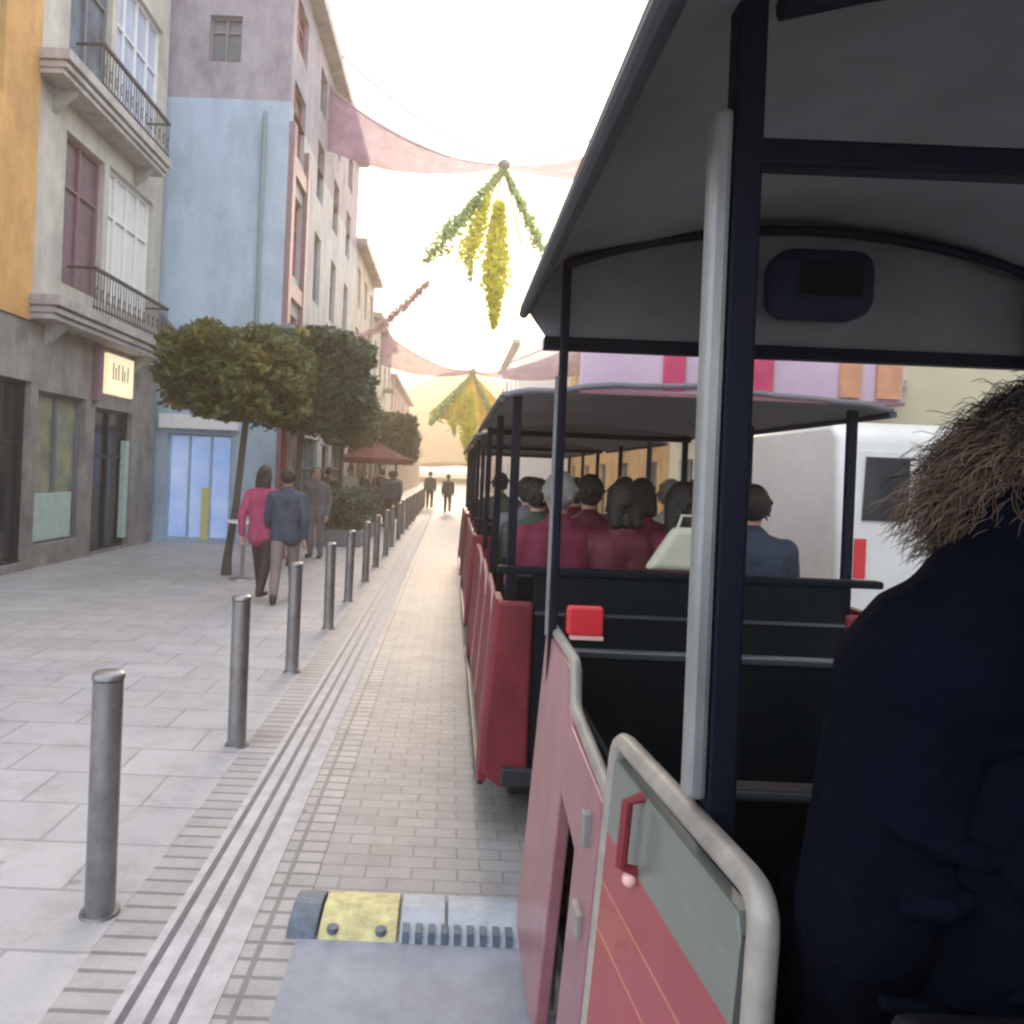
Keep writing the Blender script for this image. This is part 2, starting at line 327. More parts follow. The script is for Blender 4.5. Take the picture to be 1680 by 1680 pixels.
def window(fn, h, parent, pane='glass', frame='white', name='window', bars=1, cross=True, depth=.16):
    a, c, b, d = h; f = MB(); t = .05
    def bx(u0, z0, u1, z1, d0, d1):
        vs = [fn(u, z, dd) for dd in (d0, d1) for (u, z) in ((u0, z0), (u1, z0), (u1, z1), (u0, z1))]
        f.add(vs, [(0, 1, 2, 3), (7, 6, 5, 4), (0, 4, 5, 1), (1, 5, 6, 2), (2, 6, 7, 3), (3, 7, 4, 0)])
    bx(a, c, a + t, d, depth - .06, depth); bx(b - t, c, b, d, depth - .06, depth)
    bx(a + t, c, b - t, c + t, depth - .06, depth); bx(a + t, d - t, b - t, d, depth - .06, depth)
    for k in range(bars):
        m_ = a + (b - a) * (k + 1) / (bars + 1); bx(m_ - .025, c + t, m_ + .025, d - t, depth - .055, depth - .003)
    if cross: bx(a + t, c + (d - c) * .66, b - t, c + (d - c) * .66 + .04, depth - .05, depth - .006)
    fr = f.build(name, frame, parent)
    g = MB(); g.add([fn(a, c, depth + .004), fn(b, c, depth + .004), fn(b, d, depth + .004), fn(a, d, depth + .004)], [(0, 1, 2, 3)])
    g.build('pane', pane, fr); return fr

# ------------------------------------------------------------------ ground
def sheet(name, x0, y0, x1, y1, z, m):
    o = MB().add([(x0, y0, z), (x1, y0, z), (x1, y1, z), (x0, y1, z)], [(0, 1, 2, 3)]).build(name, m); o['kind'] = 'structure'; return o
sheet('ground', -600, -100, 600, 1500, -.012, 'ground')
sheet('pavement', -6.5, -6, -1.2, 100, 0.0, 'slab')
sheet('pavement_edging', -1.2, -6, -.50, 100, .002, 'header')
sheet('road', -.50, 2.93, 3.3, 100, -.002, 'brick')
sheet('road_asphalt', -.50, -6, 3.3, 2.93, 0.004, 'asphalt')
MB().box(3.3, -6, -.2, 6.6, 100, .1).build('pavement_kerb', 'slab')['kind'] = 'structure'
# drainage slot strip running along the pavement edge
dr = thing('drain_channel', (-.85, 0, 0), 'long slotted drain strip with two dark grooves along the pavement edge', 'drain channel')
MB().box(-1.0, -6, -.05, -.68, 90, .006).build('channel_stone', 'stripstone', dr)
for x in (-.955, -.87, -.79):
    MB().box(x - .012, -6, .0, x + .012, 90, .0095).build('slot', 'groove', dr)

# speed bump
sb = thing('speed_bump', (-.1, 3.1, 0), 'low rubber speed bump across the lane with one dirty yellow segment', 'speed bump')
def bump_seg(xa, xb, m, nm):
    prof = [(2.93, .004), (2.945, .025), (3.0, .045), (3.08, .055), (3.16, .045), (3.235, .025), (3.25, 0.0)]
    b = MB(); b.plate([(y, z) for y, z in prof] + [(3.25, -.01), (2.93, -.01)], lambda y, z, t: (xa + t, y, z), xb - xa)
    return b.build(nm, m, sb, bevel=.006)
bump_seg(-.54, -.43, 'rubber', 'end_cap'); bump_seg(-.42, -.13, 'yellow', 'yellow_segment')
bump_seg(-.12, .05, 'paleband', 'worn_segment'); bump_seg(.06, .34, 'paleband', 'worn_segment'); bump_seg(.35, 2.6, 'rubber', 'far_segment')
st = MB()
for k in range(9): st.box(-.11 + k * .048, 2.925, 0, -.085 + k * .048, 2.985, .048)
st.build('tread_pattern', 'rubber', sb)
for x in (-.37, -.19): MB().cyl((x, 2.955, .02), (x, 2.955, .04), .022, n=12).build('bolt', 'rubber', sb)

# bollards
ORD = 'first second third fourth fifth sixth seventh eighth ninth tenth eleventh twelfth thirteenth fourteenth fifteenth sixteenth seventeenth eighteenth nineteenth twentieth'.split()
b0 = thing('bollard', (-1.28, 3.05, 0), '', 'bollard', 'steel bollards along the pavement edge')
pts = []
MB().tube([(-1.28, 3.05, z) for z in (0, .01, .86, .90)], [.056, .056, .056, .056], 28).build('post', 'steel', b0, smooth=True)
MB().tube([(-1.28, 3.05, z) for z in (.90, .905, .92, .932, .938)], [.050, .060, .060, .05, .02], 28).build('cap', 'steel', b0, smooth=True)
MB().tube([(-1.28, 3.05, z) for z in (0, .012)], [.075, .072], 28).build('base_ring', 'steel', b0)
by = [3.05, 4.92, 6.72, 8.6, 10.4, 12.3, 14.2, 16.1, 18, 19.9, 21.8, 23.7, 25.6, 27.5, 29.4, 31.3, 33.2, 35.1, 37, 38.9]
for i, y in enumerate(by):
    o = b0 if i == 0 else copy_tree(b0)
    o.location = (-1.28 + (.02 if i % 2 else 0), y, 0); o.rotation_euler = (R(random.uniform(-.6, .6)), R(random.uniform(-.6, .6)), random.uniform(0, 3))
    o['label'] = ['large grey steel bollard nearest the lens beside the drain strip', 'second steel bollard of the row, behind the nearest one'][i] if i < 2 else ORD[i] + ' steel bollard of the pavement row, counted from the nearest'

# ------------------------------------------------------------------ left buildings
XF = -6.4
fL = lambda x: (lambda u, z, d: (x - d, u, z))      # facade facing +x, u = y
# orange house
oh = thing('orange_house', (-8, 9, 0), 'orange plastered house at the edge of the view beside the balconies', 'house')
H = [(9.55, 6.7, 10.85, 9.3), (9.6, 4.5, 10.45, 5.95), (9.0, .5, 9.9, 2.8), (10.75, 0.15, 11.75, 2.85)]
up = [h for h in H if h[1] > 3]; dn = [(6.2, .1, 8.6, 2.8), (9.0, .1, 10.2, 2.8)]
mb = MB(); facade(mb, fL(XF + .06), 4, 11.79, 3.75, 12, up); mb.box(-14, 4, 3.75, XF - .3, 11.79, 12)
mb.build('wall', 'orange', oh)
mb = MB(); facade(mb, fL(XF + .02), 4, 10.7, 0, 3.75, dn); mb.box(-14, 4, 0, XF - .3, 10.7, 3.75); mb.build('ground_storey', 'stone', oh)
window(fL(XF + .06), up[0], oh, 'mint', 'mint'); window(fL(XF + .06), up[1], oh, 'mustard', 'mustard')
for h in dn: window(fL(XF + .02), h, oh, 'darkglass', 'black')
# house with balconies
bh = thing('balcony_house', (-8, 14, 0), 'cream house with stone shop front and two railed balconies', 'house')
upH = [(12.75, 4.55, 14.15, 7.0), (14.35, 4.6, 16.45, 7.05), (12.7, 7.95, 14.2, 10.6), (14.4, 7.95, 16.6, 10.7)]
gdH = [(10.75, .12, 11.95, 2.85), (12.15, .35, 13.75, 2.75), (14.1, .04, 15.75, 2.65)]
mb = MB(); facade(mb, fL(XF), 11.8, 16.95, 3.75, 14, upH); mb.box(-14, 11.8, 3.75, XF - .3, 16.95, 14); mb.build('wall', 'cream', bh)
mb = MB(); facade(mb, fL(XF + .03), 10.7, 16.95, 0, 3.75, gdH); mb.box(-14, 10.702, 0, XF - .3, 16.95, 3.75); mb.build('ground_storey', 'stone', bh)
window(fL(XF), upH[0], bh, 'mauve_window', 'plumtrim'); window(fL(XF), upH[1], bh, 'whitepane', 'white', bars=3)  # white pane colour paints in the sky reflected by the gallery glass
window(fL(XF), upH[2], bh, 'glass', 'roofgrey'); window(fL(XF), upH[3], bh, 'bluepane', 'white', bars=3)
window(fL(XF + .03), gdH[0], bh, 'darkglass', 'black'); w_ = window(fL(XF + .03), gdH[1], bh, 'mottledpane', 'roofgrey', name='shop_window', cross=False)
MB().box(XF - .12, 12.3, .4, XF - .05, 13.5, 1.15).build('poster', 'mint', w_)
dd = window(fL(XF + .03), gdH[2], bh, 'darkglass', 'black', name='shop_door')
MB().box(XF - .10, 15.55, .2, XF + .0, 15.72, 2.1).build('door_panel', 'mint', dd)
for (z0, y0, y1) in ((3.78, 11.75, 16.2), (7.42, 11.75, 15.9)):
    s_ = MB(); s_.box(XF + .002, y0, z0, XF + .42, y1, z0 + .07); s_.box(XF + .002, y0 - .02, z0 + .09, XF + .47, y1 + .02, z0 + .17)
    s_.box(XF + .002, y0, z0 + .07, XF + .40, y1, z0 + .09); s_.box(XF + .002, y0, z0 + .17, XF + .42, y1, z0 + .20)
    s_.box(XF + .002, y0 - .05, z0 + .20, XF + .52, y1 + .05, z0 + .36)
    sl = s_.build('balcony_slab', 'concrete', bh, bevel=.012)
    r_ = MB(); xr = XF + .47; ya = 12.9; zb = z0 + .36; zt = zb + .72
    r_.box(xr - .03, ya, zt - .05, xr + .03, y1, zt); r_.box(xr - .015, ya, zb + .06, xr + .015, y1, zb + .085)
    r_.box(XF + .01, y1 - .03, zt - .045, xr - .03, y1, zt - .005); r_.box(XF + .01, ya, zt - .045, xr - .03, ya + .03, zt - .005)
    n = int((y1 - ya) / .11)
    for k in range(n + 1):
        y = ya + .02 + k * (y1 - ya - .04) / n; r_.cyl((xr, y, zb), (xr, y, zt - .05), .009, n=6)
        if k % 2 == 0:
            r_.tube([(xr + .006, y + .05 + .035 * math.cos(a), zb + .3 + .1 * math.sin(a)) for a in [i * math.pi / 4 for i in range(9)]], .006, 5)
    r_.build('railing', 'black', sl)
    for y in (y0 + .5, y1 - .5): MB().plate([(XF + .003, z0 - .35), (XF + .35, z0 - .02), (XF + .35, z0), (XF + .003, z0)], lambda a, b, t, y=y: (a, y + t, b), .14).build('bracket', 'concrete', sl)
# beam sign
sg = thing('shop_sign', (XF + .1, 15, 3), 'cream lit shop sign board above the dark shop door', 'sign')
MB().box(XF + .035, 14.35, 2.92, XF + .12, 15.5, 3.66).build('board', 'signlit', sg, bevel=.01)
k_ = MB()
for y, h in ((14.55, .3), (14.66, .22), (14.78, .3), (14.95, .3), (15.05, .2), (15.2, .3)): k_.box(XF + .121, y, 3.2, XF + .128, y + .035, 3.2 + h)
k_.build('lettering', 'plumtrim', sg)
MB().box(XF + .035, 13.95, 2.75, XF + .14, 14.1, 3.7).build('pilaster', 'plumtrim', bh)

# blue house: party wall faces us at y = 17.1, street front at x = -3.8
XB = -3.8
bb = thing('blue_house', (-6, 23, 0), 'tall pale blue house whose blank side wall rises behind the clipped tree', 'house')
fS = lambda y: (lambda u, z, d: (u, y + d, z))      # faces -y, u = x
shop = (-6.15, .06, -4.75, 2.35)
mb = MB(); facade(mb, fS(17.1), -9, XB, 2.9, 9.6, []); facade(mb, fS(17.1), -9, XB, 0, 2.9, [shop]); mb.build('side_wall', 'bluewall', bb)
mb = MB(); facade(mb, fS(17.1), -9, XB, 9.6, 12.9, [(-5.6, 10.4, -4.9, 11.4)]); mb.build('upper_side_wall', 'mauvewall', bb)
cols = []; holes = []
for (y0, y1, w1) in ((17.5, 18.8, 0), (20.6, 21.6, 1), (23.4, 24.4, 2), (26.2, 27.2, 3)):
    for (z0, z1) in ((3.4, 5.2), (6.1, 7.9), (8.8, 10.3), (11.1, 12.2)): holes.append((y0, z0, y1, z1))
gh = [(17.5, .1, 19.4, 2.5), (20.0, .1, 22.4, 2.5), (23.2, .1, 24.4, 2.4), (25, .1, 28, 2.5)]
mb = MB(); facade(mb, fL(XB), 17.1, 29, 2.9, 9.6, [h for h in holes if h[3] < 9.6]); mb2 = MB()
hi = [(a, max(b, 9.6), c, d) for a, b, c, d in holes if d > 9.6]
lo = [(a, b, c, min(d, 9.6)) for a, b, c, d in holes if b < 9.6]
mb = MB(); facade(mb, fL(XB), 17.1, 29, 2.9, 9.6, lo, .26); mb.box(-9, 17.5, 2.9, XB - .35, 29, 12.88); mb.build('street_wall', 'greywall', bb)
mb = MB(); facade(mb, fL(XB), 17.1, 29, 9.6, 12.9, hi, .26); mb.add([(-9, 17.1, 12.9), (XB, 17.1, 12.9), (XB, 29, 12.9), (-9, 29, 12.9)], [(0, 1, 2, 3)]); mb.build('upper_street_wall', 'mauvewall', bb)
mb = MB(); facade(mb, fL(XB), 17.1, 29, 0, 2.9, gh, .26); mb.box(-9, 17.5, 0, XB - .35, 29, 2.9); mb.build('ground_storey', 'greywall', bb)
for i, h in enumerate(holes):
    window(fL(XB), h, bb, 'teal' if i % 3 else 'glass', 'redtrim' if h[0] < 18 else 'roofgrey')
for i, h in enumerate(gh): window(fL(XB), h, bb, ['mint', 'glass', 'darkglass', 'glass'][i], ['white', 'teal', 'black', 'roofgrey'][i], name='shop_window', bars=2)
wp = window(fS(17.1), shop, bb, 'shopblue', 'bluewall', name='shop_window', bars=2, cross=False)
MB().box(-5.38, 17.16, .06, -5.22, 17.25, 1.2).build('yellow_panel', 'shopyellow', wp)
MB().box(-6.3, 16.95, 2.45, -4.6, 17.098, 2.75).build('shop_fascia', 'white', bb, bevel=.01)
window(fS(17.1), (-5.6, 10.4, -4.9, 11.4), bb, 'glass', 'roofgrey')
MB().tube([(-4.32, 17.04, 2.9), (-4.32, 17.04, 9.2), (-4.32, 17.1, 9.35)], .045, 10).build('drainpipe', 'teal', bb)
MB().plate([(-6.35, 4.1), (-5.3, 3.75), (-5.3, 3.85), (-6.35, 4.9)], lambda a, b, t: (a, 16.97 + t, b), .12).build('lean_to_roof', 'roofgrey', bb)
MB().box(XB + .002, 17.0, 12.75, XB + .35, 29, 13.05).build('cornice', 'concrete', bb)
pil = MB(); pil.box(XB + .003, 17.15, 0, XB + .12, 17.45, 9.2); pil.box(XB + .003, 18.85, 0, XB + .12, 19.1, 9.2)
for z in (2.9, 5.5, 8.2): pil.box(XB + .003, 17.455, z, XB + .10, 18.845, z + .35)
pil.build('red_bay_surround', 'plumtrim', bb)
# further left houses
def row_house(name, label, y0, y1, x, Hh, wall, n, floors, side=1, dep=9, awn=None):
    t = thing(name, (x - side * 3, (y0 + y1) / 2, 0), label, 'house'); fn = lambda u, z, d: (x - side * d, u, z); hs = []; step = (y1 - y0) / n
    for k in range(n):
        yc = y0 + step * (k + .5); wd = min(1.1, step * .5)
        hs.append((yc - wd * .6, .1, yc + wd * .6, 2.4))
        for f in range(floors):
            z = 3.4 + f * (Hh - 3.6) / floors
            hs.append((yc - wd / 2, z, yc + wd / 2, z + min(1.7, (Hh - 3.6) / floors * .65)))
    mb = MB(); facade(mb, fn, y0, y1, 0, Hh, hs, .24); xa, xb = sorted((x - side * .34, x - side * dep)); mb.box(xa, y0, 0, xb, y1, Hh - .01)
    for yy in (y0, y1): mb.add([(x, yy, 0), (x - side * .34, yy, 0), (x - side * .34, yy, Hh), (x, yy, Hh)], [(0, 1, 2, 3)])
    mb.add([(x, y0, Hh), (x - side * .34, y0, Hh), (x - side * .34, y1, Hh), (x, y1, Hh)], [(0, 1, 2, 3)])
    mb.build('wall', wall, t)
    for h in hs: window(fn, h, t, 'darkglass' if h[1] < 1 else 'glass', 'white' if h[1] > 1 else 'roofgrey', cross=False)
    xa, xb = sorted((x + side * .003, x + side * .38)); MB().box(xa, y0, Hh - .35, xb, y1, Hh - .1).build('cornice', 'concrete', t)
    bz = MB(); xa, xb = sorted((x + side * .003, x + side * .55))
    for h in hs:
        if h[1] > 1 and (int(h[0] * 7) % 2 == 0):
            bz.box(xa, h[0] - .2, h[1] - .14, xb, h[2] + .2, h[1] - .02)
            xo = x + side * .52; bz.box(min(xo, xo + .03), h[0] - .2, h[1] + .8, max(xo, xo + .03), h[2] + .2, h[1] + .84)
            for q in range(9): yy = h[0] - .18 + q * (h[2] - h[0] + .36) / 8; bz.cyl((xo + .01, yy, h[1] - .02), (xo + .01, yy, h[1] + .8), .012, n=5)
    if bz.v: bz.build('balcony', 'concrete', t)
    if awn:
        a = MB(); xs = x + side * .01
        for k in range(n):
            yc = y0 + step * (k + .5)
            a.plate([(xs, 2.75), (x + side * 1.1, 2.35), (x + side * 1.1, 2.2), (x + side * 1.08, 2.2), (x + side * 1.08, 2.33), (xs, 2.72)], lambda p, q, t_, yc=yc: (p, yc - step * .4 + t_, q), step * .8)
        a.build('awning', awn, t)
    return t
row_house('town_house', 'beige house with cornice and balconies beyond the pale blue house', 29, 36, XB, 10.3, 'beigewall', 3, 3, awn='maroon')
row_house('town_house', 'cream grey house, third along from the balconies, lower than its neighbour', 36, 47, XB, 9.0, 'cream', 4, 2, awn='greencoat')
row_house('town_house', 'pinkish low house fading into haze far down the street', 47, 68, XB, 7.6, 'pinkwall', 7, 2)
row_house('town_house', 'last faint pink house at the far end of the left row', 68, 96, XB, 6.2, 'pinkwall', 8, 1)
row_house('cream_house', 'pale cream house on the far side of the street behind the van', -6, 24, 6.6, 9.0, 'creamwall', 9, 2, side=-1, awn=None)
row_house('cream_house', 'orange plastered house seen past the carriages on the far side', 24, 45, 6.6, 8.4, 'orange', 5, 2, side=-1)
row_house('corner_house', 'white house with dark upper window closing the far right of the street', 45, 60, 3.6, 9.6, 'white', 4, 2, side=-1)
row_house('corner_house', 'low pale pink house beyond the white one at the street end', 60, 96, 3.6, 7.0, 'pinkwall', 8, 1, side=-1)
# hill
hv = []; hf = []; nx, ny = 60, 24
for j in range(ny):
    for i in range(nx):
        x = -90 + 180 * i / (nx - 1); y = 130 + 120 * j / (ny - 1)
        z = 25 * math.exp(-((x - 4) / 26) ** 2) * math.exp(-((y - 190) / 45) ** 2) + 1.6 * noise.noise(Vector((x * .08, y * .08, 0))) + 8 * math.exp(-((x + 30) / 30) ** 2) * math.exp(-((y - 200) / 40) ** 2) - 1
        hv.append((x, y, z))
for j in range(ny - 1):
    for i in range(nx - 1): hf.append((j * nx + i, j * nx + i + 1, (j + 1) * nx + i + 1, (j + 1) * nx + i))
MB().add(hv, hf).build('hill', 'hill', smooth=True)['kind'] = 'structure'

# ------------------------------------------------------------------ trees
def leaves(mb, c, r, n, size, pw=3.2, rough=.30, seed=0, shell=.45):
    rnd = random.Random(seed); c = Vector(c); got = 0
    while got < n:
        p = Vector((rnd.uniform(-1, 1), rnd.uniform(-1, 1), rnd.uniform(-1, 1)))
        k = (abs(p.x) ** pw + abs(p.y) ** pw + abs(p.z) ** pw) ** (1 / pw)
        lim = 1 + rough * (noise.noise(p * 2.2 + Vector((seed, 0, 0))) * 1.6)
        if k > lim or (k < lim * shell and rnd.random() < .75): continue
        if noise.noise(p * 4.5 + Vector((0, seed, 3))) < -.24: continue
        q = c + Vector((p.x * r[0], p.y * r[1], p.z * r[2])); s = size * rnd.uniform(.45, 1.5)
        a = Vector((rnd.gauss(0, 1), rnd.gauss(0, 1), rnd.gauss(0, .7))).normalized(); b = a.orthogonal().normalized()
        b = (b * math.cos(rnd.random() * 6.3) + a.cross(b) * math.sin(rnd.random() * 6.3)); nrm = a.cross(b).normalized() * s * .18
        mb.add([q - a * s, q + b * s * .45 + nrm, q + a * s, q - b * s * .45 + nrm], [(0, 1, 2), (0, 2, 3)]); got += 1
def tree(x, y, label, trunk, crown, rad, n, leaf, seed, size=.075):
    t = thing('clipped_tree', (x, y, 0), label, 'tree', 'clipped trees along the pavement')
    rnd = random.Random(seed); tk = MB(); cz = crown[2]
    tk.tube([(x, y, 0), (x + .01, y, .3), (x + trunk[0] * .5, y, cz * .35), (x + trunk[0], y, cz - rad[2] * .8), (crown[0], crown[1], cz)], [.085, .065, .055, .05, .03], 10)
    for k in range(9):
        a = rnd.random() * 6.3; e = (crown[0] + math.cos(a) * rad[0] * .75, crown[1] + math.sin(a) * rad[1] * .75, cz + rnd.uniform(-.5, .8) * rad[2])
        st_ = Vector((x + trunk[0], y, cz - rad[2] * rnd.uniform(.7, 1.1))); mid = (st_ + Vector(e)) / 2 + Vector((0, 0, .12)); tk.tube([st_, mid, e], [.03, .02, .008], 6)
    tk.build('trunk', 'bark', t, smooth=True)
    m_ = MB(); leaves(m_, crown, rad, n, size, seed=seed); m_.build('crown', leaf, t); return t
tree(-3.45, 12.4, 'nearest clipped box tree with olive yellow leaves and slender dark trunk', (.22, 0), (-3.35, 12.4, 3.14), (1.12, 1.0, .70), 17000, 'leafA', 3)
tree(-2.75, 13.9, 'dark green clipped tree whose crown touches the nearest olive one', (.1, 0), (-2.5, 13.9, 3.22), (1.08, .95, .9), 16000, 'leafB', 5)
tree(-2.7, 19.5, 'smaller dark clipped tree seen under the two big crowns', (0, 0), (-2.6, 19.5, 2.95), (.8, .8, .65), 5000, 'leafB', 8, .09)
tree(-2.35, 26, 'blue green clipped tree past the terrace with low round crown', (0, 0), (-2.3, 26, 2.9), (1.15, .9, .75), 5000, 'leafB', 11, .1)
tree(-2.3, 33, 'last small reddish brown clipped tree before the hazy street end', (0, 0), (-2.3, 33, 2.7), (.9, .9, .7), 3500, 'leafC', 13, .12)
# terrace hedge
ph = thing('planter_hedge', (-2.4, 20.5, 0), 'low dark hedge in a long planter beside the far bollards', 'planter')
MB().box(-2.85, 17.6, 0, -1.95, 22.6, .35).build('planter_box', 'roofgrey', ph, bevel=.02)
m_ = MB(); leaves(m_, (-2.4, 20.1, .75), (.5, 2.5, .5), 6000, .07, pw=4, seed=21); m_.build('foliage', 'leafB', ph)
# red post
rp_ = thing('lamp_post', (-3.15, 14.9, 0), 'dark red lamp post standing just behind the walking couple', 'lamp post')
MB().tube([(-3.15, 14.9, z) for z in (0, .05, .3, .34, 3.9)], [.13, .11, .09, .07, .06], 14).build('pole', 'redtrim', rp_, smooth=True)
MB().tube([(-3.15, 14.9, z) for z in (3.9, 3.95, 4.25, 4.3, 4.42)], [.06, .13, .19, .21, .04], 12).build('lantern', 'glass', rp_, smooth=True)
# small bench
be = thing('cafe_table', (-3.25, 12.1, 0), 'small pale table standing right beside the olive tree trunk', 'table')
MB().tube([(-3.1, 12.0, .86), (-3.1, 12.0, .89)], [.27, .27], 24).build('tabletop', 'whitepane', be)
MB().tube([(-3.1, 12.0, z) for z in (0, .02, .05, .86)], [.2, .19, .03, .03], 16).build('pedestal', 'steel', be)

pa = thing('parasol', (-2.35, 24.6, 0), 'maroon cafe parasol open over the pavement beyond the hedge', 'parasol')
MB().cyl((-2.35, 24.6, 0), (-2.35, 24.6, 2.62), .025).build('pole', 'greytube', pa); MB().cyl((-2.35, 24.6, 0), (-2.35, 24.6, .07), .25, n=20).build('base', 'concrete', pa)
pc = MB(); n_ = 8
for k in range(n_):
    a0, a1 = 2 * math.pi * k / n_, 2 * math.pi * (k + 1) / n_; am_ = (a0 + a1) / 2
    tp = (-2.35, 24.6, 2.6); e0 = (-2.35 + 1.15 * math.cos(a0), 24.6 + 1.15 * math.sin(a0), 2.08); e1 = (-2.35 + 1.15 * math.cos(a1), 24.6 + 1.15 * math.sin(a1), 2.08)
    em = (-2.35 + 1.02 * math.cos(am_), 24.6 + 1.02 * math.sin(am_), 2.09); d0 = (e0[0], e0[1], 1.92); d1_ = (e1[0], e1[1], 1.92); dm = (em[0], em[1], 1.93)
    pc.add([tp, e0, em, e1, d0, dm, d1_], [(0, 1, 2), (0, 2, 3), (1, 4, 5, 2), (2, 5, 6, 3)])
cn = pc.build('canopy', 'maroon', pa); so3 = cn.modifiers.new('t', 'SOLIDIFY'); so3.thickness = .006
# ------------------------------------------------------------------ festive street decorations
def tinsel(mb, a, b, r, n, size, sag=0, seed=0, r1=None):
    rnd = random.Random(seed); a = Vector(a); b = Vector(b); r1 = r if r1 is None else r1
    for i in range(n):
        t = rnd.random(); p = a.lerp(b, t) + Vector((0, 0, -sag * 4 * t * (1 - t))); rr = (r + (r1 - r) * t) * (rnd.random() ** .6)
        q = p + Vector((rnd.gauss(0, 1), rnd.gauss(0, 1), rnd.gauss(0, 1))).normalized() * rr; s = size * rnd.uniform(.6, 1.3)
        d = Vector((rnd.gauss(0, 1), rnd.gauss(0, 1), rnd.gauss(0, 1))).normalized(); e = d.orthogonal().normalized()
        mb.add([q - d * s, q + e * s * .4, q + d * s, q - e * s * .4], [(0, 1, 2), (0, 2, 3)])
def decoration(hub, xl, xr, k, label, seed, tent=False):
    hx, hy, hz = hub; t = thing('festive_decoration', hub, label, 'decoration', 'festive decorations strung across the street')
    def sag(a, b, s, n=18): return [Vector(a).lerp(Vector(b), i / n) + Vector((0, 0, -s * 4 * (i / n) * (1 - i / n))) for i in range(n + 1)]
    cb = MB(); cb.tube(sag((xl, hy, hz + 3.1 * k), hub, .35 * k), .028 * k, 6); cb.tube(sag((xr, hy, hz + 2.6 * k), hub, .35 * k), .028 * k, 6)
    cb.tube(sag((xl, hy, hz + 1.9 * k), hub, .5 * k), .02 * k, 6); cb.build('cable', 'cable', t)
    for side, xe in ((0, xl), (1, xr)):
        d = MB(); n = 30; up = sag((xe, hy, hz + 2.0 * k), (hx, hy, hz - .02), .48 * k, n); lw = sag((xe, hy, hz + .15 * k), (hx, hy, hz - .1), .38 * k, n); vs = []; m = 8
        for i in range(n + 1):
            for j in range(m + 1):
                p = up[i].lerp(lw[i], j / m); p.y += .10 * math.sin(j * 2.1 + i * .35) * (1 - i / n); vs.append(p)
        for i in range(n):
            for j in range(m):
                a = i * (m + 1) + j; d.f.append((a, a + 1, a + m + 2, a + m + 1))
        d.v = vs; dr_ = d.build('drape', 'drape', t, smooth=True); so_ = dr_.modifiers.new('thick', 'SOLIDIFY'); so_.thickness = .006
    h_ = MB(); h_.ball((hx, hy, hz), (.16 * k, .16 * k, .16 * k)); h_.build('hub', 'cable', t, smooth=True)
    g = MB(); tinsel(g, (hx, hy, hz - .1), (hx - 1.75 * k, hy, hz - 2.35 * k), .05 * k, int(900), .12 * k, seed=seed, r1=.42 * k)
    tinsel(g, (hx - 1.75 * k, hy, hz - 2.35 * k), (hx - 2.1 * k, hy, hz - 2.8 * k), .3 * k, 160, .09 * k, seed=seed + 5, r1=.1 * k)
    tinsel(g, (hx, hy, hz - .1), (hx + 1.15 * k, hy, hz - 2.3 * k), .05 * k, int(600), .12 * k, seed=seed + 1, r1=.30 * k)
    tinsel(g, (hx - .9 * k, hy, hz - 2.6 * k), (hx - .8 * k, hy, hz - 3.3 * k), .2 * k, 120, .09 * k, seed=seed + 7, r1=.08 * k)
    g.build('green_garland', 'tinselgreen', t)
    y_ = MB(); tinsel(y_, (hx - .1 * k, hy, hz - 1.1 * k), (hx - .12 * k, hy, hz - 3.2 * k), .16 * k, 1700, .13 * k, seed=seed + 2, r1=.55 * k)
    tinsel(y_, (hx - .12 * k, hy, hz - 3.2 * k), (hx - .1 * k, hy, hz - 4.55 * k), .45 * k, 800, .12 * k, seed=seed + 3, r1=.05 * k)
    tinsel(y_, (hx - .4 * k, hy, hz - .9 * k), (hx - .95 * k, hy, hz - 2.7 * k), .1 * k, 800, .12 * k, seed=seed + 4, r1=.45 * k)
    y_.build('yellow_pendant', 'tinselyellow', t)
    p_ = MB()
    for dx in (-.55, -.25, .35, .65): p_.plate([(hx - .05, hz - .05), (hx + .05, hz - .05), (hx + dx * k * 1.6 + .06, hz - 2.2 * k), (hx + dx * k * 1.6 - .06, hz - 2.2 * k)], lambda a, b, q: (a, hy + .02 + q, b), .01)
    p_.build('ribbon', 'drapebrown', t)
    if tent:
        q_ = MB()
        for i in range(12):
            a0 = -1.25 + 2.5 * i / 12; a1 = a0 + 2.5 / 12; yy = hy + .25 * math.sin(i * 2.4)
            q_.add([(hx, hy, hz - .1), (hx + a0 * 1.75 * k, yy, hz - (2.9 - .5 * abs(a0)) * k), (hx + a1 * 1.75 * k, yy + .12, hz - (2.9 - .5 * abs(a1)) * k)], [(0, 1, 2)])
        tq = q_.build('pale_drape', 'drapeyellow', t); so2 = tq.modifiers.new('thick', 'SOLIDIFY'); so2.thickness = .006
    return t
d1 = decoration((1.12, 22, 10.35), -3.8, 6.6, 1.0, 'nearer hanging garland decoration with yellow pendant and mauve drapes', 40)
gp = MB(); tinsel(gp, (-.95, 24.5, 7.6), (-3.78, 30, 6.6), .13, 620, .11, seed=77, sag=.2, r1=.2); gp.tube([(-.63, 22, 8.0), (-.95, 24.5, 7.65), (-3.78, 30, 6.6)], .018, 5); gp.build('pink_garland', 'tinselpink', d1)
decoration((.9, 40, 6.9), -3.8, 6.6, 1.0, 'second hanging garland decoration further off, glowing yellow above the road', 60, tent=True)

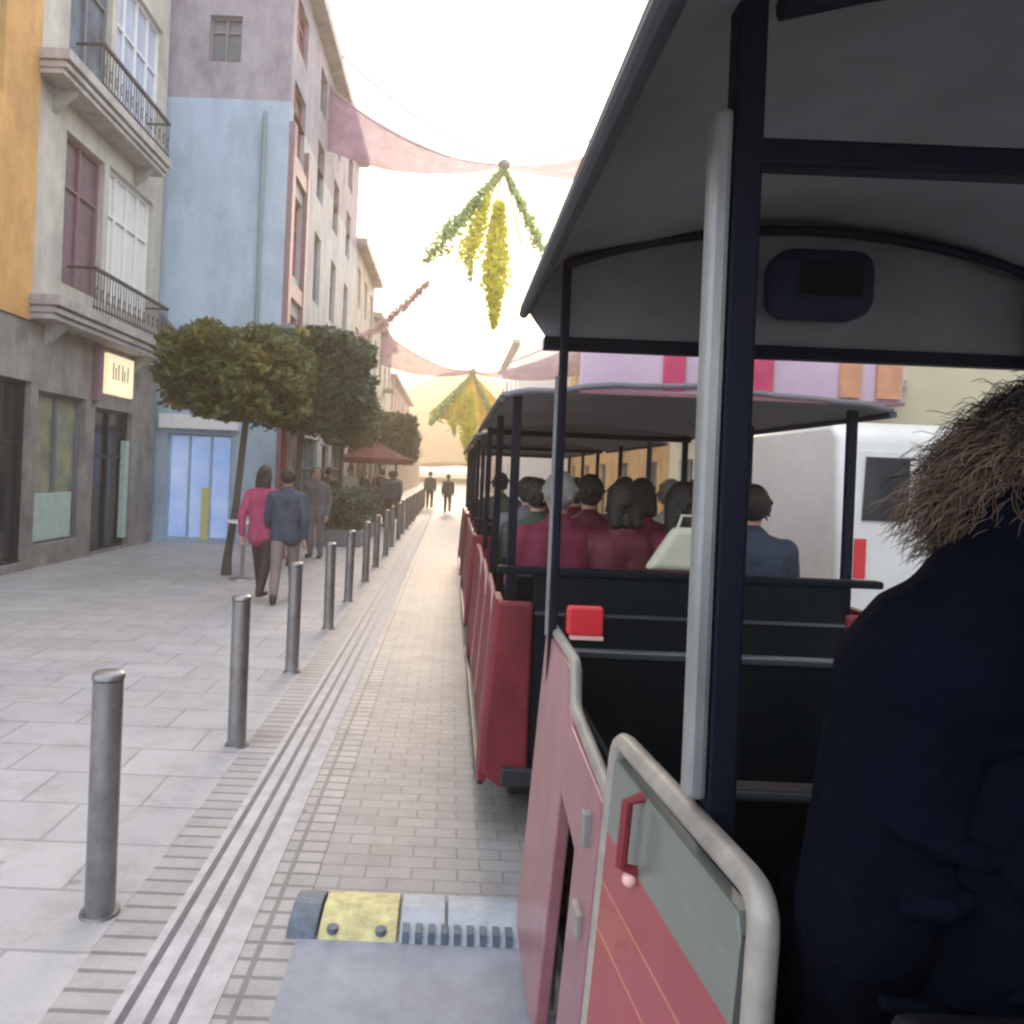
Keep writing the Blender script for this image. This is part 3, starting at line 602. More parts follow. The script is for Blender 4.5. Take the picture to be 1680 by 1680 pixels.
# ------------------------------------------------------------------ people
def capsule(mb, a, ra, b, rb):
    mb.tube([a, b], [ra, rb], 12); mb.ball(a, ra, 12, 8); mb.ball(b, rb, 12, 8)
def remesh(mb, name, m, parent, voxel=.01, smooth=4):
    o = mb.build(name + '_raw', m, parent); md = o.modifiers.new('r', 'REMESH'); md.mode = 'VOXEL'; md.voxel_size = voxel; md.use_smooth_shade = True
    if smooth: s2 = o.modifiers.new('s', 'SMOOTH'); s2.iterations = smooth; s2.factor = .5
    dg = bpy.context.evaluated_depsgraph_get(); me = bpy.data.meshes.new_from_object(o.evaluated_get(dg)); me.name = name
    for p in me.polygons: p.use_smooth = True
    bpy.data.objects.remove(o); n = bpy.data.objects.new(name, me); C.objects.link(n); n.parent = parent
    return n
def hand(mb, w, d, side, s=1):
    """palm plus five fingers; w wrist, d direction of the fingers, side towards the thumb"""
    w = Vector(w); d = Vector(d).normalized(); side = (Vector(side) - d * Vector(side).dot(d)).normalized(); nrm = d.cross(side)
    for k in (-.028, -.01, .01, .028): capsule(mb, w + side * k * .7, .016, w + d * .085 + side * k, .014)
    for i, (k, L) in enumerate(((.033, .066), (.012, .076), (-.011, .07), (-.033, .055))):
        p = w + d * .09 + side * k; q = p + d * L * .55 + nrm * .012 + side * k * .12; r = q + d * L * .38 + nrm * .028
        capsule(mb, p, .010, q, .009); capsule(mb, q, .009, r, .0075)
    p = w + d * .02 + side * .03; q = p + side * .028 + d * .03; capsule(mb, p, .014, q, .011); capsule(mb, q, .011, q + d * .034 + side * .006, .009)
def person(loc, heading, label, coat, trouser, hair='hairdark', seated=False, s=1.0, walk=.0, voxel=.012, group=None, hairlen=0, coatlen=.0):
    t = thing('person', loc, label, 'person', group); ox, oy, oz = loc; ch, sh = math.cos(heading), math.sin(heading)
    def P(x, y, z): return Vector((ox + s * (x * ch - y * sh), oy + s * (x * sh + y * ch), oz + s * z))     # y forward, x right
    hz = .93 if not seated else .10
    B, J, T, Hr, S = MB(), MB(), MB(), MB(), MB()
    def cap(m_, a, ra, b, rb): capsule(m_, P(*a), ra * s, P(*b), rb * s)
    nz = hz + .52; hd = nz + .165
    for m_, e in ((B, 0), (J, .022)):
        cap(m_, (-.07, 0, hz + .02), .11 + e, (.07, 0, hz + .02), .11 + e); cap(m_, (-.05, .0, hz + .2), .11 + e, (.05, .0, hz + .2), .11 + e)
        cap(m_, (-.09, -.005, hz + .40), .10 + e, (.09, -.005, hz + .40), .10 + e); cap(m_, (-.06, 0, hz + .1), .11 + e, (-.08, 0, hz + .38), .11 + e); cap(m_, (.06, 0, hz + .1), .11 + e, (.08, 0, hz + .38), .11 + e)
        cap(m_, (0, -.01, hz + .46), .06 + e, (0, 0, nz), .055 + e * .8)
    if coatlen: cap(J, (-.08, 0, hz - coatlen), .135, (-.06, 0, hz), .13); cap(J, (.08, 0, hz - coatlen), .135, (.06, 0, hz), .13)
    cap(B, (0, .005, nz), .052, (0, .012, hd - .05), .05)
    hc = P(0, .02, hd); B.ball(hc, (.078 * s, .095 * s, .118 * s), 20, 14) if abs(sh) < .5 else B.ball(hc, (.095 * s, .078 * s, .118 * s), 20, 14)
    cap(B, (0, .075, hd - .065), .03, (0, .09, hd - .09), .022)
    cap(B, (0, .108, hd + .01), .008, (0, .125, hd - .02), .013)
    for sx in (-1, 1):
        cap(B, (sx * .08, .01, hd + .012), .014, (sx * .082, .012, hd - .022), .010); cap(B, (sx * .02, .10, hd - .052), .007, (0, .106, hd - .052), .008)
        cap(B, (sx * .045, .085, hd + .03), .009, (sx * .018, .1, hd + .032), .009)
    for sx in (-1, 1):
        sh0 = (sx * .185, -.005, hz + .43)
        if seated: el = (sx * .235, .06, hz + .17); wr = (sx * .13, .28, hz + .12)
        else: el = (sx * .245, -.03 + sx * walk * .12, hz + .15); wr = (sx * .24, .06 + sx * walk * .22, hz - .08)
        cap(B, sh0, .055, el, .042); cap(B, el, .042, wr, .027); cap(J, sh0, .078, el, .060); cap(J, el, .060, wr, .045)
        d = Vector(wr) - Vector(el); dw = P(*wr) - P(*el); sv = P(-sx * .3, .6 if not seated else 0, 0) - P(0, 0, 0)
        hand(B, P(*wr), dw if seated else dw + Vector((0, 0, -.2)), sv)
        if seated: kn = (sx * .12, .44, hz + .02); an = (sx * .13, .46, hz - .40); hip = (sx * .09, 0, hz)
        else: kn = (sx * .10, .02 - sx * walk * .16, .49); an = (sx * .10, -.03 - sx * walk * .34, .09 + (.06 if walk and sx > 0 else 0)); hip = (sx * .09, 0, hz)
        for m_, e in ((B, 0), (T, .018)): cap(m_, hip, .085 + e, kn, .056 + e); cap(m_, kn, .056 + e, an, .038 + e)
        toe = (an[0] + sx * .015, an[1] + .15, an[2] - .045); heel = (an[0], an[1] - .02, an[2] - .035); cap(B, heel, .03, toe, .025); cap(S, heel, .047, toe, .042); cap(S, (an[0], an[1] - .005, an[2] + .02), .05, heel, .047)
    cap(T, (-.06, 0, hz), .122, (.06, 0, hz), .122)
    remesh(B, 'body', M['skin'], t, voxel * s, 3); remesh(T, 'trousers', M[trouser], t, voxel * s, 4); remesh(S, 'shoes', M['shoe'], t, voxel * s, 2)
    h0 = P(0, -.012, hd + .02); rr = (.092 * s, .098 * s, .115 * s); Hr.ball(h0, rr if abs(sh) < .5 else (rr[1], rr[0], rr[2]), 18, 12)
    if hairlen:
        for sx in (-.05, 0, .05): cap(Hr, (sx, -.04, hd), .055, (sx * 1.3, -.07, hd - hairlen), .04)
    rh = random.Random(int(ox * 100) + int(oy * 10)); k_ = rr[0]
    for _ in range(46):
        a = rh.uniform(0, 6.28); e = rh.uniform(-.5, 1.5); d_ = Vector((math.cos(a) * math.cos(e), math.sin(a) * math.cos(e), math.sin(e)))
        q0 = h0 + Vector((d_.x * k_, d_.y * k_, d_.z * rr[2])) * .93
        if P(0, 1, 0) and (q0 - P(0, 0, hd)).dot(P(0, 1, 0) - P(0, 0, 0)) > .045: continue
        Hr.tube([q0, q0 + (d_ * .35 + Vector((rh.gauss(0, .3), rh.gauss(0, .3), -.8))).normalized() * .06], [.014, .006], 6)
    if seated or voxel < .015: capsule(J, P(-.03, -.035, nz - .015), .062 * s, P(.03, -.035, nz - .015), .062 * s); capsule(J, P(-.05, 0, nz - .02), .05 * s, P(.05, 0, nz - .02), .05 * s)
    remesh(Hr, 'hair', M[hair], t, min(voxel, .012) * s, 1); remesh(J, 'jacket', M[coat], t, voxel * s, 4)
    return t
person((-2.42, 10.35, 0), R(-8), 'pedestrian in a crimson pink coat walking beside the one in navy', 'pinkcoat', 'darktrouser', 'hairdark', walk=.8, coatlen=.12, hairlen=.14)
person((-2.08, 10.15, 0), R(6), 'pedestrian in a dark navy coat walking next to the crimson coat', 'navycoat', 'tantrouser', 'hairdark', walk=-.7, s=.99, coatlen=.08)
person((-2.55, 15.2, 0), R(170), 'pedestrian in a grey coat standing behind the walking couple', 'greycoat', 'greycoat', 'hairdark', coatlen=.1, s=1.0)
crowd = [(-2.05, 23.3, 90, 'black', 'darktrouser', 'distant pedestrian in black at the far end of the hedge'), (-3.2, 18.9, 10, 'maroon', 'navycoat', 'pedestrian in maroon walking between hedge and shop fronts'), (-3.3, 21.4, 0, 'black', 'darktrouser', 'pedestrian in black close to the shop fronts beside the hedge'), (-2.9, 26.2, 150, 'greycoat', 'darktrouser', 'distant pedestrian in grey standing under the maroon parasol'),
         (-2.95, 17.3, 200, 'greencoat', 'darktrouser', 'pedestrian in a dark green coat at the near end of the hedge'), (-1.75, 23.6, 0, 'navycoat', 'darktrouser', 'distant pedestrian in navy just past the hedge'),
         (-2.2, 25.0, 20, 'maroon', 'darktrouser', 'distant pedestrian in maroon behind the hedge'), (-3.1, 24.4, 180, 'creamcloth', 'darktrouser', 'distant pedestrian in a cream jacket near the house fronts'),
         (-1.9, 27.0, 10, 'greycoat', 'navycoat', 'far pedestrian in grey under the blue green tree'), (-.95, 37, 0, 'greencoat', 'darktrouser', 'tiny far pedestrian in dark green on the road edge'),
         (-.1, 34, 0, 'black', 'darktrouser', 'tiny far pedestrian in black walking in the lane'), (-2.6, 29.0, 0, 'crimson', 'darktrouser', 'far pedestrian in crimson beyond the maroon awnings')]
for x, y, a, c1, c2, lb in crowd: person((x, y, 0), R(a), lb, c1, c2, s=random.uniform(.95, 1.04), walk=.6, voxel=.02, group='pedestrians far along the pavement')

# ------------------------------------------------------------------ tourist train
XL, XR = .37, 2.03
def xs(y, z): return XL - .063 * (1.2 - z)
def mir(x): return XL + XR - x
def side_plate(mb, poly, off=0, th=.03, right=False):
    if right: mb.plate(poly, lambda y, z, t: (mir(xs(y, z) + off + t), y, z), th)
    else: mb.plate(poly, lambda y, z, t: (xs(y, z) + off + t, y, z), th)
def roof_profile(lip, top, x0=.24, x1=2.16, rise=.18):
    P_ = [(x0, lip), (x0 + .06, lip + .55 * rise), (x0 + .13, lip + rise)]
    for i in range(1, 12):
        t = i / 12; P_.append((x0 + .13 + t * (x1 - x0 - .26), lip + rise + (top - lip - rise) * math.sin(math.pi * t) ** .8))
    return P_ + [(x1 - .13, lip + rise), (x1 - .06, lip + .55 * rise), (x1, lip)]
def roof(root, y0, y1, lip, top, gable_drop, mname='canopy', rise=.18):
    pr = roof_profile(lip, top, rise=rise); d = MB(); n = 22; L = len(pr)
    for j in range(n + 1):
        y = y0 + (y1 - y0) * j / n
        for (x, z) in pr:
            wv = .03 * noise.noise(Vector((x * 2.2, y * 1.8, 1))) + .022 * abs(math.sin(y * 2.6 + x * 1.9)) ** 5
            d.v.append(Vector((x, y, z - (wv if .4 < x < 2 else 0))))
    for j in range(n):
        for i in range(L - 1): a = j * L + i; d.f.append((a, a + 1, a + L + 1, a + L))
    r_ = d.build('roof', mname, root, smooth=True); s_ = r_.modifiers.new('t', 'SOLIDIFY'); s_.thickness = .025; s_.offset = 1
    for x, x2 in ((.235, .275), (2.165, 2.125)):
        e = MB().tube([(x, y0, lip - .005), (x, y1, lip - .005)], .018, 10)
        if rise > .1: e.plate([(x - .004, lip), (x2, lip + .03), (x2, lip + .055), (x - .004, lip + .02)], lambda a, b, t: (a, y0 + t, b), y1 - y0)
        e.build('roof_edge_rail', 'canopyedge', r_)
    for y in (y0, y1):
        g = MB(); pl = [(x, z + .018) for x, z in pr] + [(2.09, lip - gable_drop), (.32, lip - gable_drop + (.03 if y > y0 else 0))]
        g.plate(pl, lambda a, b, t, y=y: (a, y - .012 + t, b), .02); 
        if y == y1: g.build('gable', mname, r_)
        e2 = MB(); e2.box(.31, y - .025, lip - gable_drop - .01, 2.1, y + .022, lip - gable_drop + .035)
        if y == y1: e2.build('gable_rail', 'frame', r_)
    return r_
def wheel(root, x, y, r=.24):
    wv = MB().cyl((x - .07, y, r), (x + .07, y, r), r, n=28).build('wheel', 'black', root, bevel=.02, smooth=True)
    MB().cyl((x - .085, y, r), (x + .085, y, r), r * .55, n=20).build('rim', 'greytube', wv, bevel=.01)

# --- our own carriage
oc = thing('road_train_carriage', (1.2, 1.1, 0), 'our own open carriage with red side door, grey posts and dark fabric roof', 'train carriage', 'carriages of the road train')
YB, YF = -1.0, 2.85
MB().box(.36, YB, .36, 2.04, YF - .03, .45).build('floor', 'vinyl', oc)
MB().box(.5, YB, .22, 1.9, YF, .355).build('chassis', 'black', oc)
for x in (.45, 1.95): wheel(oc, x, .1); wheel(oc, x, 2.45)
f_ = MB(); side_plate(f_, [(YB, .12), (1.0, .12), (1.0, .30), (YB, .30)], th=.04); f_.build('sill_panel', 'pinkpaint', oc)
f_ = MB(); side_plate(f_, [(YB, .12), (YF, .12), (YF, 1.2), (YB, 1.2)], th=.04, right=True); f_.build('side_panel', 'redpaint', oc)
# front left panel with notch and swooping rail
poly = [(2.87, .12), (2.87, 1.17), (2.84, 1.195), (2.32, 1.195), (2.27, 1.10), (2.2, 1.06), (1.74, 1.04), (1.73, .12), (1.98, .12), (1.98, .82), (2.26, .86), (2.28, .12)]
f_ = MB(); side_plate(f_, poly, th=.04); p2 = f_.build('side_panel', 'pinkpaint', oc, bevel=.006); p2['label'] = 'faded pink front side panel'
def rail(pts, r, m, nm, parent, n=12):
    # round the corners
    P_ = [Vector(p) for p in pts]; out_ = [P_[0]]
    for i in range(1, len(P_) - 1):
        a, b, c = P_[i - 1], P_[i], P_[i + 1]; k = min(.05, (a - b).length * .4, (c - b).length * .4)
        s0 = b + (a - b).normalized() * k; s1 = b + (c - b).normalized() * k
        for t in (0, .25, .5, .75, 1): out_.append((s0 * (1 - t) + b * t) * (1 - t) + (b * (1 - t) + s1 * t) * t)
    out_.append(P_[-1]); return MB().tube(out_, r, n).build(nm, m, parent, smooth=True)
xq = lambda z: xs(0, z) + .02
rail([(xq(.6), 2.88, .6), (xq(1.2), 2.88, 1.21), (xq(1.2), 2.32, 1.21), (xq(1.1), 2.27, 1.09), (xq(1.06), 1.73, 1.05), (xq(.8), 1.725, .8)], .017, 'creamtube', 'rail', p2)
MB().box(.325, 1.80, .70, .345, 1.87, .76).build('latch', 'creamtube', p2, bevel=.006); MB().box(.337, 1.82, .90, .358, 1.85, .98).build('hinge', 'greytube', p2, bevel=.004)
f_ = MB(); f_.box(.44, 1.72, .45, .455, 2.8, 1.02); f_.build('door_lining', 'navy', oc)
# near door, standing slightly ajar
dn0, dn1 = Vector((.37, 1.69)), Vector((.425, 1.05))
def dp(s, z, t):       # s from far end 0 to near end 1
    p = dn0.lerp(dn1, s); return (p.x - .063 * (1.2 - z) + t, p.y, z)
d_ = MB(); d_.plate([(0.02, .28), (.03, 1.16), (.93, 1.16), (.96, 1.12), (.96, .28)], dp, .03); door = d_.build('door', 'livery', oc, bevel=.004)
rail([dp(0, .28, .015), dp(0, 1.2, .015), dp(1.0, 1.205, .015), dp(1.03, .9, .015), dp(1.03, .28, .015)], .021, 'creamtube', 'rail', door, 16)
h_ = MB(); a = dp(.33, 1.15, -.03); b = dp(.33, 1.03, -.03); h_.tube([dp(.33, 1.16, 0), a, b, dp(.33, 1.02, 0)], .011, 8); h_.build('handle', 'redpaint', door, smooth=True)
MB().ball(dp(.33, 1.005, -.012), .014).build('handle_knob', 'lampbase', door, smooth=True)
MB().plate([(.965, .3), (.965, 1.14), (.995, 1.14), (.995, .3)], dp, .02).build('seal', 'black', door)
# posts
def post(root, x, y, z0, z1, w_=.042, dark=True, top=2.5):
    p = MB().box(x - w_ / 2, y - .02, z0, x + w_ / 2, y + .02, z1).build('post', 'greytube', root, bevel=.01)
    if dark: MB().box(x + w_ / 2 + .001, y - .018, z0 - .5, x + w_ / 2 + .05, y + .03, top).build('post_channel', 'frame', p, bevel=.006)
    return p
post(oc, .418, 1.3, 1.235, 2.36, .034, True, 2.57)
p_ = MB().box(.36, 2.73, 1.0, .388, 2.77, 2.50).build('post', 'frame', oc, bevel=.005); MB().box(.349, 2.74, 1.2, .3585, 2.76, 2.1).build('post_strip', 'greytube', p_)
for y in (1.3, 2.75): MB().box(1.99, y - .025, 1.0, 2.04, y + .025, 2.46).build('post', 'frame', oc, bevel=.005)
rf = roof(oc, YB, 2.82, 2.33, 2.66, .12)
MB().box(.47, 1.28, 2.27, 1.98, 1.33, 2.315).build('cross_bar', 'frame', rf, bevel=.008)
for y in (1.3, 2.72):
    cut = 3 if y < 2 else 2; pr = [(x, z - .03) for x, z in roof_profile(2.33, 2.66)][cut:-cut]
    MB().tube([(x, y, z) for x, z in pr], .018, 8).build('bow', 'frame', rf, smooth=True)
sp = MB().box(1.05, 2.60, 2.32, 1.39, 2.79, 2.55).build('speaker', 'speakerblue', rf, bevel=.07, seg=5)
MB().box(1.12, 2.592, 2.38, 1.32, 2.599, 2.49).build('speaker_grille', 'vinyl', sp)
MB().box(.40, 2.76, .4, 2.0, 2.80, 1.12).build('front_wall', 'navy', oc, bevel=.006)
MB().box(.40, 2.745, 1.125, 2.0, 2.80, 1.15).build('front_rail', 'trimline', oc, bevel=.006)
def bench(root, y, z_top, x0=.47, x1=1.94, m='vinyl', line=True):
    s_ = MB().box(x0, y, .75, x1, y + .45, .87).build('seat', m, root, bevel=.03, seg=3)
    MB().box(x0 + .05, y + .05, .45, x1 - .05, y + .4, .748).build('seat_base', 'navy', s_)
    MB().plate([(y - .06, z_top), (y + .02, z_top), (y + .08, .76), (y + .0, .76)], lambda a, b, t: (x0 + t, a, b), x1 - x0).build('backrest', m, s_, bevel=.02, seg=3)
    if line: MB().cyl((x0, y - .07, z_top), (x1, y - .07, z_top), .009, n=8).build('grab_rail', 'trimline', s_)
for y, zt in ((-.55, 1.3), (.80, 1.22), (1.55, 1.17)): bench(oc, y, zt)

# --- carriages ahead
def carriage(y0, label, first):
    t = thing('road_train_carriage', (1.2, y0 + 1.6, 0), label, 'train carriage', 'carriages of the road train'); y1 = y0 + 3.1
    MB().box(.36, y0 + .05, .36, 2.04, y1 - .03, .45).build('floor', 'vinyl', t)
    MB().box(.5, y0, .22, 1.9, y1, .355).build('chassis', 'black', t)
    MB().cyl((1.2, y0 - .9, .3), (1.2, y0, .3), .03).build('tow_bar', 'black', t)
    for x in (.44, 1.96): wheel(t, x, y0 + .5); wheel(t, x, y1 - .5)
    for rt in (False, True):
        off = -.115; fn_ = (lambda y, z, q: (mir(xs(y, z) + off + q), y, z)) if rt else (lambda y, z, q: (xs(y, z) + off + q, y, z))
        for (ya, yb, kind) in ((y0 + .032, y0 + .30, 'side_panel'), (y0 + .33, y0 + .98, 'door'), (y0 + 1.12, y0 + 1.80, 'door'), (y0 + 1.94, y0 + 2.62, 'door'), (y0 + 2.70, y1, 'side_panel')):
            if kind == 'door':
                pl = [(ya, .36), (ya, .98), (ya + .18, 1.10), (yb, 1.13), (yb, .36)]
                dr2 = MB().plate(pl, fn_, .03).build('door', 'redpaint', t, bevel=.006)
                MB().tube([Vector(fn_(a, b, .015)) for a, b in pl[:4]], .016, 8).build('rail', 'pinkpaint', dr2, smooth=True)
            else: MB().plate([(ya, .22), (ya, 1.13), (yb, 1.13), (yb, .22)], fn_, .04).build('side_panel', 'redpaint', t, bevel=.008)
        MB().plate([(y0 + .25, .15), (y0 + .032, .21), (y1, .21), (y1, .15)], fn_, .03).build('skirt', 'black', t)
    rw = MB()
    rw.plate([(.205, .34), (.2505, 1.13), (.431, 1.13), (.431, .22), (.30, .22), (.22, .27)], lambda a, b, q: (a, y0 - .03 + q, b), .06); rw.build('corner_panel', 'redpaint', t, bevel=.02, seg=3)
    rw = MB(); rw.plate([(mir(.205), .34), (mir(.2505), 1.13), (mir(.431), 1.13), (mir(.431), .22), (mir(.30), .22), (mir(.22), .27)], lambda a, b, q: (a, y0 - .03 + q, b), .06); rw.build('corner_panel', 'redpaint', t, bevel=.02, seg=3)
    MB().box(.30, y0 - .07, .24, 2.1, y0 - .032, .33).build('bumper', 'black', t, bevel=.012)
    b_ = MB().box(.432, y0, .3, 1.968, y0 + .05, 1.26).build('rear_wall', 'navy', t, bevel=.01)
    MB().box(.44, y0 - .02, 1.07, 1.96, y0 - .001, 1.085).build('trim_strip', 'trimline', b_); MB().box(.25, y0 - .01, 1.262, 2.15, y0 + .06, 1.30).build('top_rail', 'navy', b_, bevel=.01)
    for x in (.69,):
        lp = MB().box(x - .10, y0 - .06, .985, x + .08, y0 - .021, 1.13).build('tail_lamp', 'lamp', t, bevel=.02, seg=3); MB().box(x - .08, y0 - .062, .965, x + .08, y0 - .021, .983).build('reflector', 'lampbase', lp)
    MB().box(.43, y1 - .05, .3, 1.97, y1, 1.26).build('front_wall', 'navy', t)
    for x in (.30, 2.0):
        for y in (y0 + .12, y0 + 1.5, y1 - .12): MB().box(x, y - .02, 1.1, x + .045, y + .02, 2.15).build('post', 'frame', t, bevel=.005)
    r_ = roof(t, y0, y1, 2.13, 2.21, .02, 'canopy', rise=.03)
    r_.location.x = 0
    if first:
        sb_ = MB(); sb_.box(.62, y0 + .02, 2.17, 2.22, y0 + .06, 2.42); s_ = sb_.build('roof_sign', 'lilac', t, bevel=.01); s_['label'] = 'lilac roof sign board with red and orange patches'
        for x, rr in ((1.08, .055), (1.50, .07)): MB().box(x - rr, y0 + .004, 2.20, x + rr, y0 + .018, 2.41).build('emblem', 'magenta', s_, bevel=.006)
        MB().box(.62, y0 + .005, 2.17, 2.22, y0 + .018, 2.186).build('lower_band', 'pinkpaint', s_)
        [MB().box(xa, y0, 2.2, xb, y0 + .018, 2.39).build('orange_patch', 'boardorange', s_) for xa, xb in ((1.9, 2.0), (2.08, 2.2))]
    for y in (y0 + .4, y0 + 1.3, y0 + 2.2): bench(t, y, 1.22, .36, 2.04)
    return t
c1 = carriage(3.9, 'red carriage right ahead of ours with tail lamps and lilac roof sign', True)
c2 = carriage(8.0, 'second carriage ahead, mostly hidden behind the first red one', False)
c3 = copy_tree(c2); c3.location.y += 4.1; c3['label'] = 'farthest visible carriage of the train, two ahead of the red one'

# passengers ahead
PZ = .87
ps = [((.62, 4.5, PZ), 'crimson', 'hairwhite', 'passenger in crimson with pale hair seated at the left of the rear bench', 0), ((.98, 4.5, PZ), 'maroon', 'hairdark', 'passenger in maroon seated between two others on the rear bench', .12),
      ((1.3, 5.4, PZ), 'crimson', 'hairdark', 'passenger in crimson one bench further forward', .1), ((1.72, 4.5, PZ), 'navycoat', 'hairdark', 'dark haired passenger in navy seated at the right of the rear bench', 0),
      ((.60, 5.4, PZ), 'greencoat', 'hairdark', 'passenger in dark green by the left side of the middle bench', 0), ((1.75, 6.3, PZ), 'creamcloth', 'hairwhite', 'white haired passenger in cream on the front bench', 0),
      ((.62, 6.3, PZ), 'greycoat', 'hairdark', 'passenger in grey at the left of the front bench', 0), ((.6, 9.5, PZ), 'greencoat', 'hairdark', 'passenger in green riding in the second carriage ahead', 0)]
ps += [((1.32, 4.5, PZ), 'crimson', 'hairdark', 'long haired passenger in crimson on the rear bench beside the cream bag', .14), ((.95, 5.4, PZ), 'maroon', 'hairdark', 'passenger in maroon on the middle bench next to the one in dark green', 0),
       ((1.68, 5.4, PZ), 'greycoat', 'hairdark', 'passenger in grey at the right of the middle bench', .1), ((1.0, 6.3, PZ), 'crimson', 'hairdark', 'passenger in crimson on the front bench next to the one in grey', 0),
       ((1.38, 6.3, PZ), 'navycoat', 'hairdark', 'passenger in navy on the front bench beside the white haired one', .1), ((1.0, 9.5, PZ), 'maroon', 'hairdark', 'passenger in maroon riding in the second carriage ahead', 0)]
for loc, c, h, lb, hl in ps: person(loc, R(random.uniform(-14, 14)), lb, c, 'darktrouser', h, seated=True, s=random.uniform(.94, 1.0), voxel=.014, group='passengers in the carriages ahead', hairlen=hl)
tb = thing('tote_bag', (1.22, 4.06, 1.30), 'cream cloth bag hanging over the rear wall of the red carriage', 'bag')
MB().plate([(1.0, 1.30), (1.36, 1.30), (1.28, 1.52), (1.14, 1.52)], lambda a, b, q: (a, 3.97 + q, b), .10).build('bag', 'creamcloth', tb, bevel=.03, seg=3)
MB().tube([(1.16, 4.02, 1.51), (1.18, 4.02, 1.58), (1.24, 4.02, 1.58), (1.26, 4.02, 1.51)], .008, 6).build('strap', 'creamcloth', tb)

# --- foreground passenger seen from behind
fp = person((.80, .98, .86), R(-6), 'large dark coated passenger with brown curly hair seen from behind, closest to the lens', 'jacket', 'jacket', 'hairdark', seated=True, s=1.08, voxel=.009)
cl = MB()
capsule(cl, (.605, .96, 1.545), .105, (1.0, .96, 1.545), .105); capsule(cl, (.66, .94, 1.61), .10, (.94, .94, 1.61), .10)
capsule(cl, (.585, .97, 1.52), .10, (.56, 1.02, 1.20), .09); capsule(cl, (.56, 1.02, 1.20), .09, (.60, 1.15, 1.0), .075); capsule(cl, (1.02, .97, 1.52), .10, (1.04, 1.02, 1.15), .09)
for k in range(16):
    a = 2 * math.pi * k / 16; cl.ball((.82 + .125 * math.cos(a), .95 + .10 * math.sin(a), 1.70 + .025 * math.sin(a * 3)), (.06, .055, .065))
capsule(cl, (.72, .86, 1.60), .09, (.92, .86, 1.60), .09); capsule(cl, (.76, .84, 1.50), .09, (.88, .84, 1.50), .09); capsule(cl, (.74, .87, 1.35), .11, (.88, .87, 1.2), .12)
rq = random.Random(2)
for k in range(26):      # creases of the padded back and sleeve
    x = rq.uniform(.56, 1.0); z = rq.uniform(1.15, 1.52); l = rq.uniform(.04, .1); an = rq.uniform(-.5, .5)
    y = .865 if .66 < x < .95 else .90
    cl.tube([(x - l * math.cos(an), y, z - l * math.sin(an)), (x, y - .012, z), (x + l * math.cos(an), y, z + l * math.sin(an))], [.01, .018, .01], 6)
remesh(cl, 'hood', M['jacket'], fp, .008, 3)
hr = MB(); rnd = random.Random(5); hc = Vector((.835, 1.03, 1.803))
core = MB(); core.ball(hc + Vector((0, -.01, .0)), (.135, .13, .125), 20, 14)
remesh(core, 'hair_volume', M['hairdark'], fp, .01, 1)
light = MB(); dk = MB()
for i in range(26000):
    a = rnd.uniform(0, 2 * math.pi); el = math.asin(rnd.uniform(-.9, 1)); d = Vector((math.cos(a) * math.cos(el), math.sin(a) * math.cos(el), math.sin(el)))
    if d.y > .7 and d.z < .4: continue
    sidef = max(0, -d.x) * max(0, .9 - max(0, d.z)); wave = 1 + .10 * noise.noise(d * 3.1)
    p = hc + Vector((d.x * (.130 + .03 * sidef), d.y * .125, d.z * .118)) * wave
    L = rnd.uniform(.035, .075) * (1 + 1.1 * sidef)
    od = (d * .28 + Vector((0, 0, -.75)) + Vector((rnd.gauss(0, .32), rnd.gauss(0, .3), rnd.gauss(0, .2)))).normalized()
    ph_ = rnd.random() * 6.3; fr = rnd.uniform(6, 13); am = rnd.uniform(.004, .009); u_ = od.orthogonal().normalized(); v_ = od.cross(u_); pts = []
    for k in range(11):
        t = k / 10; q = p + od * L * t
        pts.append(q + (u_ * math.cos(ph_ + fr * t) + v_ * math.sin(ph_ + fr * t)) * am * min(1, t * 2.5))
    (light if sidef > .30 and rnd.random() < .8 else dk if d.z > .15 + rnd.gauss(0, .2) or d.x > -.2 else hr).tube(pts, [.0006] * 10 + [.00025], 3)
ho = hr.build('hair', 'hairbrown', fp, smooth=True); dk.build('dark_curls', 'hairdarkstrand', fp, smooth=True); hl_ = light.build('light_curls', 'hairlight', fp, smooth=True)

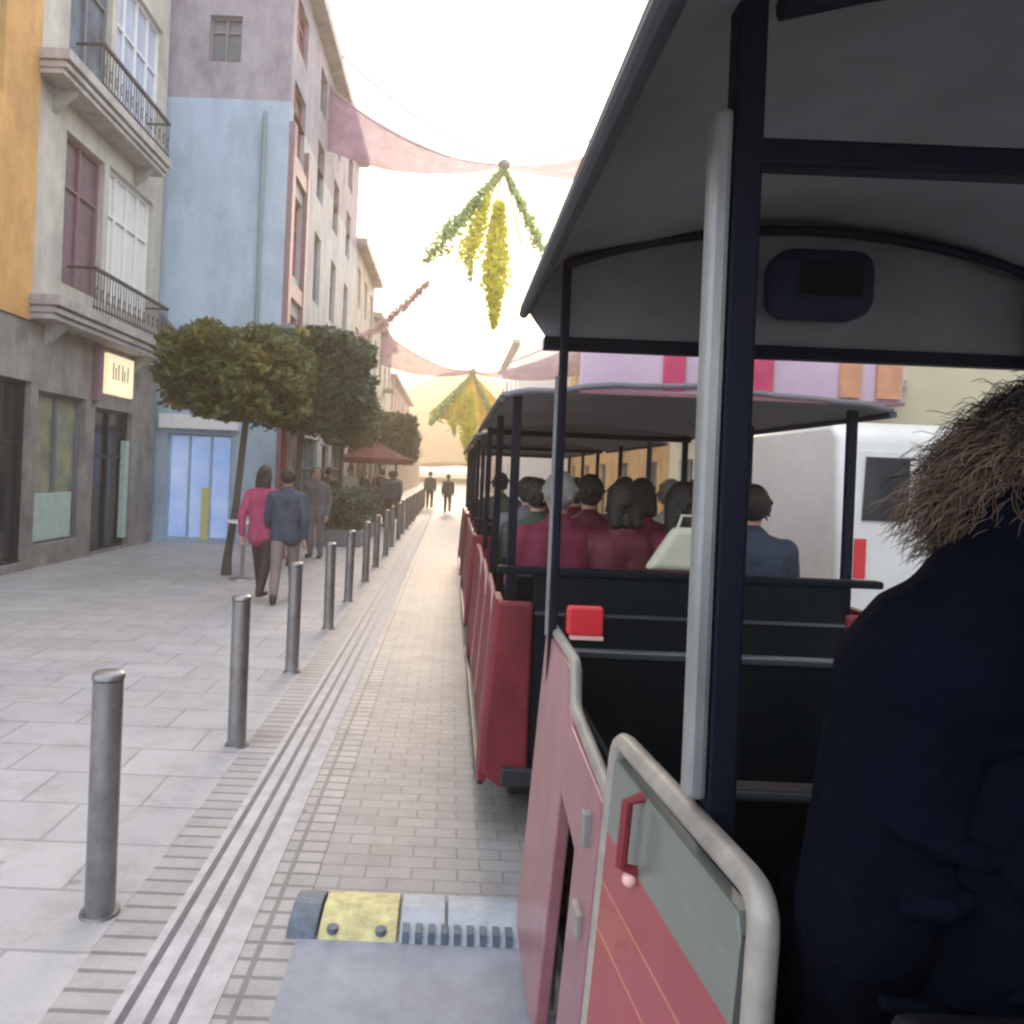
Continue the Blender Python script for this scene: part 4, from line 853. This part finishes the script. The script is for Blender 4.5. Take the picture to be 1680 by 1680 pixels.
# ------------------------------------------------------------------ white van
vn = thing('parked_van', (4.2, 9, .1), 'white panel van with dark rear window parked on the far side', 'van')
vz = .12
prof = [(7.0, .35), (7.0, 1.2), (7.06, 2.12), (7.22, 2.24), (9.4, 2.24), (9.9, 2.1), (10.5, 1.35), (11.1, 1.15), (11.2, .8), (11.2, .35)]
hw = 0.92; vx = 4.36
v_ = MB(); v_.plate(prof, lambda a, b, q: (vx - hw + q, a, b + vz), 2 * hw); body = v_.build('body', 'vanwhite', vn, bevel=.07, seg=4, smooth=True)
for (xa, xb) in ((vx - .80, vx - .06), (vx + .06, vx + .80)):
    rd = MB().box(xa, 6.968, .55 + vz, xb, 6.99, 1.98 + vz).build('rear_door', 'vanwhite', vn, bevel=.008); MB().plate([(xa + .06, 1.36 + vz), (xb - .28, 1.36 + vz), (xb - .28, 1.92 + vz), (xa + .08, 1.92 + vz)], lambda a, b, q: (a, 6.945 + q, b), .02).build('rear_window', 'darkglass', rd)
    MB().box((xa if xa < vx - .5 else xb - .1), 6.93, .85 + vz, (xa + .1 if xa < vx - .5 else xb), 6.965, 1.2 + vz).build('tail_lamp', 'lamp', vn, bevel=.01)
MB().box(vx - .26, 6.955, .62 + vz, vx + .26, 6.966, .73 + vz).build('number_plate', 'whitepane', vn)
MB().box(vx - .9, 6.90, .38 + vz, vx + .9, 6.99, .54 + vz).build('bumper', 'roofgrey', vn, bevel=.03)
for x0, y0, y1 in ((vx - hw - .012, 9.3, 10.1), ): MB().plate([(y0, 1.35 + vz), (y1 + .15, 1.35 + vz), (y1 - .35, 1.9 + vz), (y0, 1.9 + vz)], lambda a, b, q: (x0 + q, a, b), .02).build('side_window', 'darkglass', vn)
for x in (vx - .82, vx + .82):
    for y in (7.9, 10.3):
        wv = MB().cyl((x - .11, y, .43), (x + .11, y, .43), .33, n=28).build('wheel', 'black', vn, bevel=.03, smooth=True); MB().cyl((x - .12, y, .43), (x + .12, y, .43), .18, n=20).build('rim', 'greytube', wv, bevel=.01)

# ------------------------------------------------------------------ haze
hz = MB().box(-40, -8, -2, 40, 260, 60).build('haze', 'ground'); hz['kind'] = 'stuff'
hm = bpy.data.materials.new('haze'); hm.use_nodes = True; t = hm.node_tree; t.nodes.clear()
ho_ = t.nodes.new('ShaderNodeOutputMaterial'); pv = t.nodes.new('ShaderNodeVolumePrincipled'); pv.inputs['Density'].default_value = .0042
pv.inputs['Color'].default_value = (1, .83, .60, 1); pv.inputs['Anisotropy'].default_value = .6
t.links.new(pv.outputs[0], ho_.inputs['Volume']); hz.data.materials.clear(); hz.data.materials.append(hm); hz.display_type = 'WIRE'
